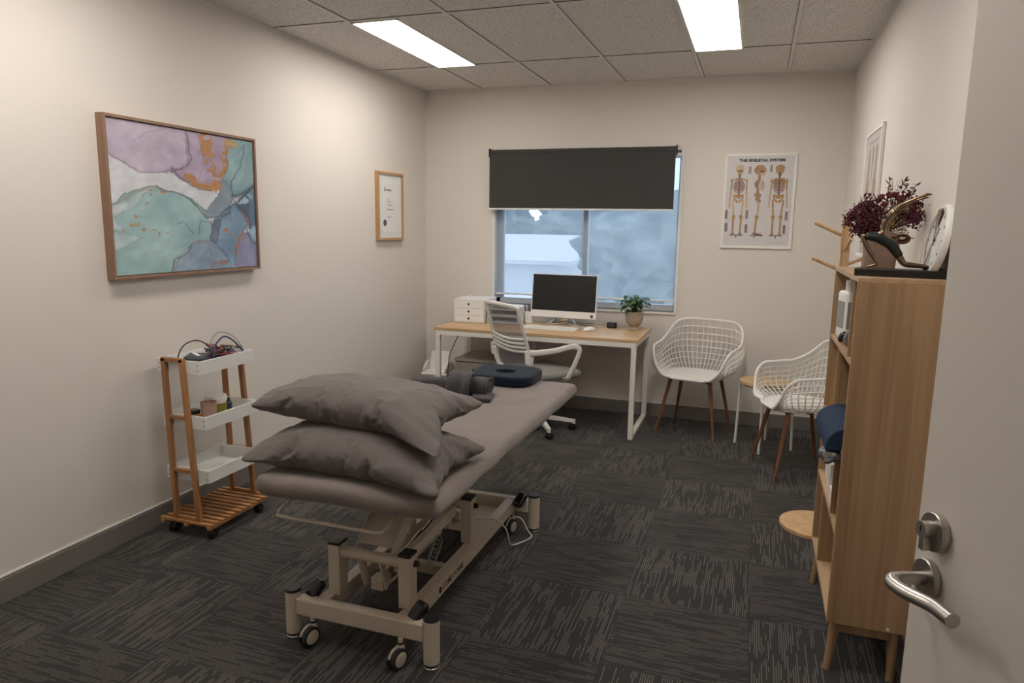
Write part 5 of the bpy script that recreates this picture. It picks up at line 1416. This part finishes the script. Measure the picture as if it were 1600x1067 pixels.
# ------------------------------------------------------------------ white lattice chairs
def lattice_chair(loc, rz, label):
    t = thing('lattice_armchair', label, 'chair', loc, rz, 'white lattice armchairs')
    zs = 0.445
    def seat_edge(a):   # a=0 front centre, PI back centre, signed
        e = 3.0; c, s = math.cos(a), math.sin(a); k = (abs(c) ** e + abs(s) ** e) ** (-1 / e)
        return Vector((0.215 * k * s, 0.215 * k * c * (1.0 if c > 0 else 0.92), zs))
    A0 = 0.62            # lattice starts here either side of the front centre
    def rim(a):          # top rim, |a| from A0 to PI
        m_ = (abs(a) - A0) / (PI - A0); s = 1 if a > 0 else -1
        keys = [(0.0, (0.180, 0.235, 0.455)), (0.07, (0.238, 0.220, 0.52)), (0.14, (0.272, 0.200, 0.605)), (0.20, (0.288, 0.155, 0.650)), (0.30, (0.295, 0.06, 0.662)), (0.42, (0.300, -0.06, 0.675)), (0.54, (0.285, -0.165, 0.735)), (0.66, (0.250, -0.218, 0.800)), (0.80, (0.170, -0.248, 0.828)), (1.0, (0.0, -0.258, 0.832))]
        for i in range(len(keys) - 1):
            if keys[i][0] <= m_ <= keys[i + 1][0] + 1e-9:
                f = (m_ - keys[i][0]) / (keys[i + 1][0] - keys[i][0])
                P = [Vector(keys[max(0, min(len(keys) - 1, j))][1]) for j in (i - 1, i, i + 1, i + 2)]
                p = 0.5 * ((2 * P[1]) + (P[2] - P[0]) * f + (2 * P[0] - 5 * P[1] + 4 * P[2] - P[3]) * f * f + (3 * P[1] - P[0] - 3 * P[2] + P[3]) * f ** 3)
                return Vector((p.x * s, p.y, p.z))
    NA, NR = 46, 9
    def side(u, v):
        a = A0 + (2 * PI - 2 * A0) * u; sa = a if a <= PI else a - 2 * PI
        m_ = (abs(sa) - A0) / (PI - A0)
        p0 = seat_edge(sa); p1 = rim(sa)
        out = Vector((p0.x, p0.y + 0.02, 0)).normalized()
        bul = 0.055 * math.sin(PI * v) * min(1, m_ * 5)
        p = p0.lerp(p1, v); p += out * bul + Vector((0, 0, -0.030 * math.sin(PI * v) * min(1, m_ * 5)))
        return p
    b = MB(); b.grid(side, NA, NR)
    o = build('lattice_shell', b, M['white_plastic'], t, smooth=False, recalc=False)
    md = o.modifiers.new('wire', 'WIREFRAME'); md.thickness = 0.0125; md.use_even_offset = False; md.use_boundary = True; md.use_replace = True
    # rim tube and seat
    b = MB(); path = [side(i / 120, 1.0) for i in range(121)]
    fr = [seat_edge(-A0 + 2 * A0 * i / 20) + Vector((0, 0.020 * math.cos((-.5 + i / 20) * PI), -0.006)) for i in range(1, 20)]
    b.tube(spline([path[i] for i in range(0, 121, 4)] + [fr[i] for i in range(0, 19, 3)], 4, closed=True), 0.0095, n=10, closed=True)
    build('rim', b, M['white_plastic'], t, smooth=True)
    b = MB()
    def seat(u, v):
        a = 2 * PI * u; p = seat_edge(a); fz = 0.012 * (1 - v * v)
        if math.cos(a) > 0.3: p = p + Vector((0, 0.020 * v * (math.cos(a) - .3) / .7, 0))
        return Vector((p.x * v * 1.01, p.y * v * 1.01, zs - fz - (0.012 * v ** 3 * max(0, math.cos(a)))))
    b.grid(lambda u, v: seat(u, max(v, 0.001)), 48, 12, cu=True)
    build('seat', b, M['white_plastic'], t, smooth=True, solid=0.010)
    b = MB(); b.box((0, 0, zs - 0.030), (0.26, 0.02, 0.014)); b.box((0, 0, zs - 0.030), (0.02, 0.26, 0.014)); b.bar((-.14, -.14, zs - .032), (.14, .14, zs - .032), 0.02, 0.012); b.bar((-.14, .14, zs - .032), (.14, -.14, zs - .032), 0.02, 0.012)
    build('under_frame', b, M['black'], t)
    for sx in (-1, 1):
        for sy, (ty, by) in ((1, (0.135, 0.215)), (-1, (-0.125, -0.210))):
            b = MB(); b.cyl((sx * 0.150, ty, zs - 0.028), (sx * 0.222, by, 0.0), 0.0155, 0.0085, n=20)
            build('leg', b, M['walnut'], t, smooth='auto')
    return t
lattice_chair((2.415, -0.325, 0), math.radians(180 - 14), 'white lattice armchair with walnut legs against the back wall, right of the desk')
lattice_chair((3.118, -1.015, 0), math.radians(108), 'white lattice armchair with walnut legs, partly hidden by the bookcase')

# side table
t = thing('side_table', 'small round pale wood side table with thin white legs, between the armchairs', 'side table', (2.915, -0.565, 0))
b = MB(); b.cyl((0, 0, 0.462), (0, 0, 0.484), 0.185, n=64); build('table_top', b, M['oak_x'], t, bevel=0.004, smooth='auto')
b = MB(); b.lathe([(0.160, 0.444), (0.166, 0.444), (0.166, 0.462), (0.160, 0.462), (0.160, 0.444)], n=48); build('top_ring', b, M['white_paint'], t, smooth='auto')
for a in (167, 263, 84, 357):
    a = math.radians(a); d = Vector((math.cos(a), math.sin(a), 0))
    b = MB(); b.cyl(d * 0.192 + Vector((0, 0, 0.0)), d * 0.178 + Vector((0, 0, 0.482)), 0.0095, n=16); b.bar(d * 0.17 + Vector((0, 0, 0.453)), d * 0.155 + Vector((0, 0, 0.453)), 0.01, 0.01); build('leg', b, M['white_paint'], t, smooth='auto')

# ------------------------------------------------------------------ wooden peg stand behind the bookcase
t = thing('peg_stand', 'pale wooden peg coat stand on a round base, behind the bookcase', 'coat stand', (3.172, -1.93, 0))
b = MB(); b.cyl((0, 0, 0), (0, 0, 0.022), 0.178, n=72); build('round_base', b, M['pale_wood'], t, bevel=0.003, smooth='auto')
b = MB(); b.box2((0.0, -0.018, 0.022), (0.040, 0.018, 1.595)); build('post', b, M['pale_wood'], t, bevel=0.003)
for (p0, p1) in (((0.0, 0, 1.512), (-0.125, -0.01, 1.570)), ((0.0, 0, 1.345), (-0.125, -0.01, 1.398)), ((0.04, 0, 1.53), (0.13, 0.0, 1.575)), ((0.04, 0, 1.372), (0.13, 0.0, 1.412)), ((0.02, -0.018, 1.44), (0.035, -0.10, 1.497)), ((0.02, 0.018, 1.46), (0.02, 0.10, 1.50))):
    b = MB(); b.cyl(p0, p1, 0.0085, n=16); build('peg', b, M['pale_wood'], t, bevel=0.002, smooth='auto')

# ------------------------------------------------------------------ bookcase
BX0, BX1, BY0, BY1, BZ0, BZ1 = 3.10, 3.350, -3.25, -2.535, 0.192, 1.386
t = thing('bookcase', 'tall oak veneer bookcase with open bays and splayed legs, beside the open door', 'bookcase', (3.225, -2.89, 0))
def brd(name, a, c, mt_=None):
    b = WB(t); b.box2(a, c); return build(name, b, mt_ or M['oak'], t, bevel=0.0012)
brd('side_panel', (BX0, BY0, BZ0), (BX1, BY0 + 0.016, BZ1 - 0.016)); brd('side_panel', (BX0, BY1 - 0.016, BZ0), (BX1, BY1, BZ1 - 0.016))
brd('top_panel', (BX0, BY0, BZ1 - 0.016), (BX1, BY1, BZ1), M['oak_y']); brd('bottom_panel', (BX0, BY0 + .016, BZ0), (BX1, BY1 - .016, BZ0 + 0.016), M['oak_y'])
brd('back_panel', (BX1 - 0.006, BY0 + .016, BZ0 + .016), (BX1 - .001, BY1 - .016, BZ1 - .016))
for z in (0.519, 0.80, 1.110): brd('shelf', (BX0 + .001, BY0 + .016, z - 0.016), (BX1 - .006, BY1 - .016, z), M['oak_y'])
for (y, za, zb) in ((-3.13, 1.110, BZ1 - .016), (-2.87, 0.80, 1.094), (-3.06, 0.519, 0.784), (-2.785, BZ0 + .016, 0.503)): brd('divider', (BX0 + .001, y - .0075, za), (BX1 - .006, y + .0075, zb))
brd('plinth_rail', (BX0 + 0.03, BY0 + 0.03, BZ0 - 0.045), (BX1 - 0.03, BY0 + 0.048, BZ0 - .0005)); brd('plinth_rail', (BX0 + 0.03, BY1 - 0.048, BZ0 - 0.045), (BX1 - 0.03, BY1 - 0.03, BZ0 - .0005))
for (x, y, sx, sy) in ((BX0 + 0.035, BY0 + 0.045, -1, -1), (BX0 + 0.035, BY1 - 0.045, -1, 1), (BX1 - 0.035, BY0 + 0.045, 0.2, -1), (BX1 - 0.035, BY1 - 0.045, 0.2, 1)):
    b = WB(t); b.cyl((x, y, BZ0 - 0.001), (x + sx * 0.018, y + sy * 0.014, 0), 0.019, 0.0125, n=24); build('leg', b, M['oak'], t, smooth='auto')
b = WB(t); b.lathe([(0.004, BY0 - 0.0006), (0.0055, BY0 - 0.0006), (0.0055, BY0 + 0.001)], (BX1 - 0.06, 0, BZ0 + 0.012), 20, 'y'); build('cam_cover', b, M['white_plastic'], t)

# bookcase contents
t = thing('lotion_bottle', 'white pump lotion bottle with a grey label on the top bookcase shelf', 'bottle', (3.145, -2.705, 1.1105), rotz=0.25)
b = MB(); rbox(b, (0, 0, 0.095), (0.062, 0.095, 0.19), 0.012, n=90); build('body', b, M['white_plastic'], t, smooth=True)
b = MB(); b.cyl((0, 0, 0.19), (0, 0, 0.232), 0.019, n=28); b.cyl((0, 0, 0.232), (0, 0, 0.243), 0.005, n=12); build('cap', b, M['white_plastic'], t, smooth='auto')
b = MB(); b.box2((-0.0318, -0.036, 0.045), (-0.0310, 0.036, 0.150)); b.box2((-0.024, -0.0483, 0.045), (0.024, -0.0475, 0.150)); build('label', b, M['label_grey'], t)
b = MB(); rbox(b, (0, 0, 0.022), (0.07, 0.05, 0.044), 0.018, n=140, amp=0.010, freq=25, seed=2); tag(build('black_strap_bundle', b, M['black_gloss'], smooth=True, loc=(3.135, -2.83, 1.1105)), 'crumpled black bundle beside the lotion bottle on the top shelf', 'bundle')
b = MB(); rbox(b, (0, 0, 0.030), (0.055, 0.045, 0.06), 0.018, n=140, amp=0.012, freq=25, seed=6); tag(build('foil_bundle', b, M['bag'], smooth=True, loc=(3.14, -2.905, 1.1105)), 'silvery wrapped item right of the black bundle on the top shelf', 'bundle')
b = MB(); b.box2((0, -0.05, 0), (0.12, 0.05, 0.15)); tag(build('yellow_folder_box', b, M['yellow'], bevel=0.003, loc=(3.19, -2.62, 0.8005)), 'yellow box standing in the second bay of the bookcase', 'box')
# blue half roll lying on the shelf and sticking out
b = MB()
def rollprof(xl, y, zl, tilt, w=0.170, h=0.080):
    out = []
    for k in range(25):
        a = PI - PI * k / 24; x = w / 2 + w / 2 * math.cos(a); z = h * math.sin(a) ** 0.8
        out.append(Vector((xl + x * math.cos(tilt) - z * math.sin(tilt), y, zl + x * math.sin(tilt) + z * math.cos(tilt))))
    return out
P0, P1 = rollprof(3.042, -2.885, 0.806, 0.0), rollprof(3.052, -3.205, 0.792, 0.07)
ra = [b._v(q_) for q_ in P0]; rb = [b._v(q_) for q_ in P1]
b.bm.faces.new(ra); b.bm.faces.new(rb[::-1])
for k in range(24): b.bm.faces.new([ra[k], rb[k], rb[k + 1], ra[k + 1]])
b.bm.faces.new([ra[0], ra[-1], rb[-1], rb[0]])
tag(build('foam_roll', b, M['blue_foam'], bevel=0.003, smooth='auto'), 'blue foam half roll sticking out over a bookcase shelf, second shelf from the top', 'foam roll')
b = MB(); rbox(b, (0, 0, 0), (0.070, 0.085, 0.040), 0.015, n=150, amp=0.013, freq=26, seed=8)
tag(build('wrapped_bundle', b, M['bag'], smooth=True, loc=(3.075, -3.165, 0.766), rotz=0.1), 'crumpled grey wrapped bundle under the near end of the blue foam roll', 'bundle')
for k, (x, y, h, m_, lab) in enumerate(((3.155, -2.66, 0.135, 'white_board', 'white checked packet on the bookcase shelf below the blue foam roll'), (3.15, -2.80, 0.11, 'white_plastic', 'plain white packet beside the checked one, below the blue foam roll'))):
    b = MB(); b.box2((-0.035, -0.035, 0), (0.05, 0.035, h)); o = tag(build('packet', b, M[m_], bevel=0.004, loc=(x, y, 0.5195)), lab, 'packet')
b = MB(); b.box2((-0.03, -0.05, 0), (0.08, 0.05, 0.05)); tag(build('white_box', b, M['white_board'], bevel=0.002, loc=(3.14, -2.95, 0.5195)), 'small white box lying at the right of the middle bay', 'box')

# ------------------------------------------------------------------ on top of the bookcase
# bronze figure on a black plinth
t = thing('lunging_figure', 'bronze figure sculpture lunging with an arm raised back, black plinth, on the bookcase', 'sculpture', (3.235, -3.13, BZ1))
PR = math.radians(-13)
b = MB(); b.box((0.0, 0.0, 0.0125), (0.262, 0.085, 0.025), Matrix.Rotation(PR, 3, 'Z')); build('plinth', b, M['plinth'], t, bevel=0.002)
cR, sR = math.cos(PR), math.sin(PR)
def fp(x, z, y=0.0): return Vector((x * cR - y * sR, x * sR + y * cR, z + 0.025))
def fig(name, mtl, segs, parent=t, sub=2):
    bm = bmesh.new(); lay = bm.verts.layers.skin.verify(); ids = {}
    def gv(k, p, r):
        if k not in ids:
            v = bm.verts.new(p); v[lay].radius = (r, r); ids[k] = v
        return ids[k]
    first = True
    for chain in segs:
        prev = None
        for k, p, r in chain:
            v = gv(k, p, r)
            if first: v[lay].use_root = True; first = False
            if prev is not None and bm.edges.get((prev, v)) is None: bm.edges.new((prev, v))
            prev = v
    me = bpy.data.meshes.new(name); bm.to_mesh(me); bm.free(); me.materials.append(mtl)
    o = bpy.data.objects.new(name, me); COL.objects.link(o); o.parent = parent
    md = o.modifiers.new('skin', 'SKIN'); md.use_smooth_shade = True
    md = o.modifiers.new('subdivision', 'SUBSURF'); md.levels = sub; md.render_levels = sub
    return o
# x runs along the plinth (photo left to right), z up; metres
hip = ('hip', fp(-0.050, 0.096), 0.0185)
torso = [hip, ('waist', fp(-0.056, 0.124), 0.0125), ('chest', fp(-0.056, 0.155), 0.0165), ('shoulder', fp(-0.046, 0.177), 0.0150), ('neck', fp(-0.026, 0.188), 0.0070), ('head0', fp(-0.006, 0.193), 0.0115), ('head1', fp(0.010, 0.195), 0.0095)]
legF = [hip, ('kneeF', fp(-0.122, 0.108, -0.012), 0.0090), ('calfF', fp(-0.100, 0.066, -0.012), 0.0080), ('ankF', fp(-0.066, 0.014, -0.012), 0.0046), ('toeF', fp(-0.098, 0.004, -0.012), 0.0038)]
legB = [hip, ('thB', fp(-0.020, 0.060, 0.01), 0.0145), ('kneeB', fp(0.010, 0.016, 0.012), 0.0105), ('calfB', fp(0.052, 0.013, 0.012), 0.0082), ('ankB', fp(0.108, 0.006, 0.012), 0.0042), ('toeB', fp(0.126, 0.003, 0.012), 0.0032)]
armA = [torso[3], ('elA', fp(-0.006, 0.212, -0.014), 0.0062), ('wrA', fp(0.034, 0.232, -0.014), 0.0046), ('haA', fp(0.056, 0.240, -0.014), 0.0048), ('fiA', fp(0.070, 0.240, -0.014), 0.0024)]
armB = [torso[3], ('elB', fp(-0.010, 0.206, 0.016), 0.0060), ('wrB', fp(0.024, 0.222, 0.016), 0.0044), ('haB', fp(0.046, 0.231, 0.016), 0.0044), ('fiB', fp(0.060, 0.232, 0.016), 0.0024)]
fig('body', M['bronze'], [torso, legF, legB, armA, armB])
G = 0.0022
fig('shorts', M['bronze_dark'], [[('h', fp(-0.050, 0.098), 0.0185 + G), ('f1', fp(-0.078, 0.102, -0.006), 0.0150 + G), ('f2', fp(-0.112, 0.107, -0.011), 0.0105 + G)], [('h', fp(-0.050, 0.098), 0.0185 + G), ('b1', fp(-0.022, 0.064, 0.009), 0.0150 + G), ('b2', fp(-0.003, 0.036, 0.011), 0.0125 + G)]])
fig('top', M['bronze_dark'], [[('a', fp(-0.057, 0.158), 0.0165 + G), ('b', fp(-0.050, 0.174), 0.0152 + G)]])

# dried bouquet in a hessian wrapped vase
t = thing('dried_bouquet', 'burgundy dried flower bouquet in a hessian wrapped vase with a brown bow', 'bouquet', (3.225, -2.745, BZ1))
b = MB()
rbox(b, (0, 0, 0.072), (0.105, 0.10, 0.144), 0.012, n=110, amp=0.005, freq=22, seed=4); build('vase', b, M['hessian'], t, smooth=True)
b = MB(); rnd = random.Random(9)
for k in range(70):
    a = rnd.uniform(0, 2 * PI); x, y = 0.053 * max(-1, min(1, 1.3 * math.cos(a))), 0.051 * max(-1, min(1, 1.3 * math.sin(a)))
    b.tube([(x, y, 0.012), (x * 1.06, y * 1.06 , 0.002 + 0.002 * rnd.random())], 0.0009, n=4)
tag(build('fringe', b, M['hessian'], t), None, kind='stuff')
b = MB()
for s, ph in ((1, 0.2), (-1, 0.5)):
    pts = [Vector((0.045 + 0.019 * (1 - math.cos(a)) * s, -0.058 - 0.006 * math.sin(a), 0.118 + 0.012 * math.sin(a) + 0.004 * s)) for a in [2 * PI * i / 20 for i in range(21)]]
    b.tube(pts, 0.010, n=8, flat=0.25)
b.tube(spline([(0.045, -0.06, 0.118), (0.075, -0.062, 0.128), (0.10, -0.060, 0.124)], 6), 0.009, n=8, flat=0.2); b.tube(spline([(0.045, -0.06, 0.118), (0.055, -0.064, 0.09), (0.05, -0.062, 0.07)], 6), 0.008, n=8, flat=0.2)
b.blob((0.045, -0.060, 0.118), (0.009, 0.007, 0.010)); build('ribbon_bow', b, M['ribbon'], t, smooth=True)
rnd = random.Random(31)
fb, fd, fpk, st_ = MB(), MB(), MB(), MB()
def sprig(mb, base_, tip, n_, L_, wd):
    d = (tip - base_); st_.tube(bez(base_, base_ + d * .3 + Vector((0, 0, .02)), tip - d * .3, tip, 6), 0.0011, n=4)
    for k in range(n_):
        tt = 0.45 + 0.55 * (k + 1) / n_; p = base_.lerp(tip, tt) + Vector((0, 0, 0.02 * math.sin(tt * PI)))
        for s in (-1, 1):
            dd = d.normalized() * 0.6 + Vector((rnd.uniform(-1, 1), rnd.uniform(-1, 1), rnd.uniform(-.3, 1))).normalized() * 0.9
            leaf(mb, p, dd, Vector((rnd.random(), rnd.random(), 1)), L_ * rnd.uniform(.7, 1.2), wd, 0.2, 3)
root = Vector((0, 0, 0.13))
for k in range(150):     # feathery burgundy clumps to the left and right
    a = rnd.uniform(0, 2 * PI); lobe = rnd.random()
    if lobe < .62: c = Vector((-0.058, 0.0, 0.190)); rr = (0.060, 0.05, 0.060)
    elif lobe < .85: c = Vector((0.085, -0.0, 0.235)); rr = (0.04, 0.04, 0.045)
    else: c = Vector((0.10, -0.02, 0.195)); rr = (0.025, 0.03, 0.035)
    u_ = Vector((rnd.gauss(0, .6), rnd.gauss(0, .6), rnd.gauss(0, .6)))
    if u_.length > 1: u_.normalize()
    tip = c + Vector((u_.x * rr[0], u_.y * rr[1], u_.z * rr[2])); sprig(fb, root + Vector((rnd.uniform(-.02, .02), 0, 0)), tip, 2, 0.012, 0.0022)
    for q_ in range(18):
        o_ = Vector((rnd.gauss(0, .008), rnd.gauss(0, .008), rnd.gauss(0, .008)))
        fb.blob(tip + o_, (rnd.uniform(.0020, .0046),) * 3, 1)
for tip in ((-0.128, -0.01, 0.185), (-0.122, 0.0, 0.170), (-0.070, 0, 0.275), (-0.055, 0.01, 0.285), (0.012, 0, 0.335), (0.018, 0.01, 0.300), (0.062, 0, 0.330), (0.068, 0, 0.310), (0.085, -0.01, 0.305), (0.100, 0, 0.315), (0.095, 0.0, 0.29), (-0.03, 0, 0.27), (0.04, 0.0, 0.28)):
    sprig(fb, root, Vector(tip), 6, 0.020, 0.0042)
for k in range(48):     # tan filler
    c = Vector((rnd.gauss(0.028, .038), rnd.gauss(0, .028), rnd.gauss(0.200, .032)))
    st_.tube([root, c], 0.0008, n=4)
    for q_ in range(12): fd.blob(c + Vector((rnd.gauss(0, .009), rnd.gauss(0, .009), rnd.gauss(0, .009))), (rnd.uniform(.0015, .0032),) * 3, 1)
for c in ((-0.012, -0.01, 0.262), (0.018, -0.01, 0.268), (0.052, -0.01, 0.255), (0.00, -0.02, 0.235), (-0.02, 0, 0.25), (0.035, 0, 0.27)):
    c = Vector(c)
    for q_ in range(9):
        a = 2 * PI * q_ / 9; leaf(fpk, c, Vector((math.cos(a), math.sin(a), rnd.uniform(0.2, 1.2))), Vector((0, 0, 1)), 0.024, 0.009, -0.5, 4)
for k in range(10):     # pampas wisps
    a = rnd.uniform(-.25, .25); fd.tube([Vector((0.022, 0, 0.24)), Vector((0.030 + a * .06, rnd.uniform(-.01, .01), 0.30)), Vector((0.034 + a * .16, rnd.uniform(-.02, .02), 0.325 + rnd.uniform(0, .03)))], 0.0005, n=3)
build('stems', st_, M['ribbon'], t); build('burgundy_foliage', fb, M['burgundy'], t, recalc=False); tag(build('tan_filler', fd, M['dried'], t, recalc=False), None, kind='stuff'); build('pink_blooms', fpk, M['pink_dried'], t, recalc=False, smooth=True)

# round clock leaning on the right wall
t = thing('wall_clock', 'round white clock leaning against the right wall on top of the bookcase', 'clock', (3.326, -3.12, BZ1 + 0.002))
# local: disc axis roughly -X, leaning back
T_ = Matrix.Rotation(math.radians(9), 4, 'Y') @ Matrix.Translation((0, 0, 0.118))
def clk(name, mb, mtl, **k): return build(name, mb, mtl, t, **k)
b = MB(); b.T = T_; b.lathe([(0.0, 0.004), (0.112, 0.004), (0.117, 0.0), (0.117, -0.012), (0.113, -0.018), (0.105, -0.018), (0.102, -0.0135), (0.0, -0.014)], (0, 0, 0), 72, 'x'); clk('rim', b, M['white_plastic'], smooth='auto')
b = MB(); b.T = T_; b.lathe([(0, -0.0148), (0.100, -0.0148), (0.100, -0.0142)], (0, 0, 0), 72, 'x'); clk('dial', b, M['paper'])
b = MB(); b.T = T_
for k in range(12):
    a = 2 * PI * k / 12; b.box((-0.0156, 0.086 * math.sin(a), 0.086 * math.cos(a)), (0.001, 0.003, 0.012), Matrix.Rotation(-a, 3, 'X'))
clk('hour_marks', b, M['ink'])
b = MB(); b.T = T_; b.bar((-0.018, 0.01, -0.012), (-0.018, -0.030, 0.040), 0.0015, 0.004); clk('hour_hand', b, M['ink'])
b = MB(); b.T = T_; b.bar((-0.0195, -0.01, -0.02), (-0.0195, 0.030, 0.068), 0.0012, 0.003); b.cyl((-0.0205, 0, 0), (-0.015, 0, 0), 0.004); clk('minute_hand', b, M['ink'])
gl = glass('clock_glass', ior=1.12)
b = MB(); b.T = T_; b.lathe([(0.1025, -0.022), (0.085, -0.026), (0.05, -0.029), (0, -0.030)], (0, 0, 0), 64, 'x'); clk('glass', b, gl, smooth=True)
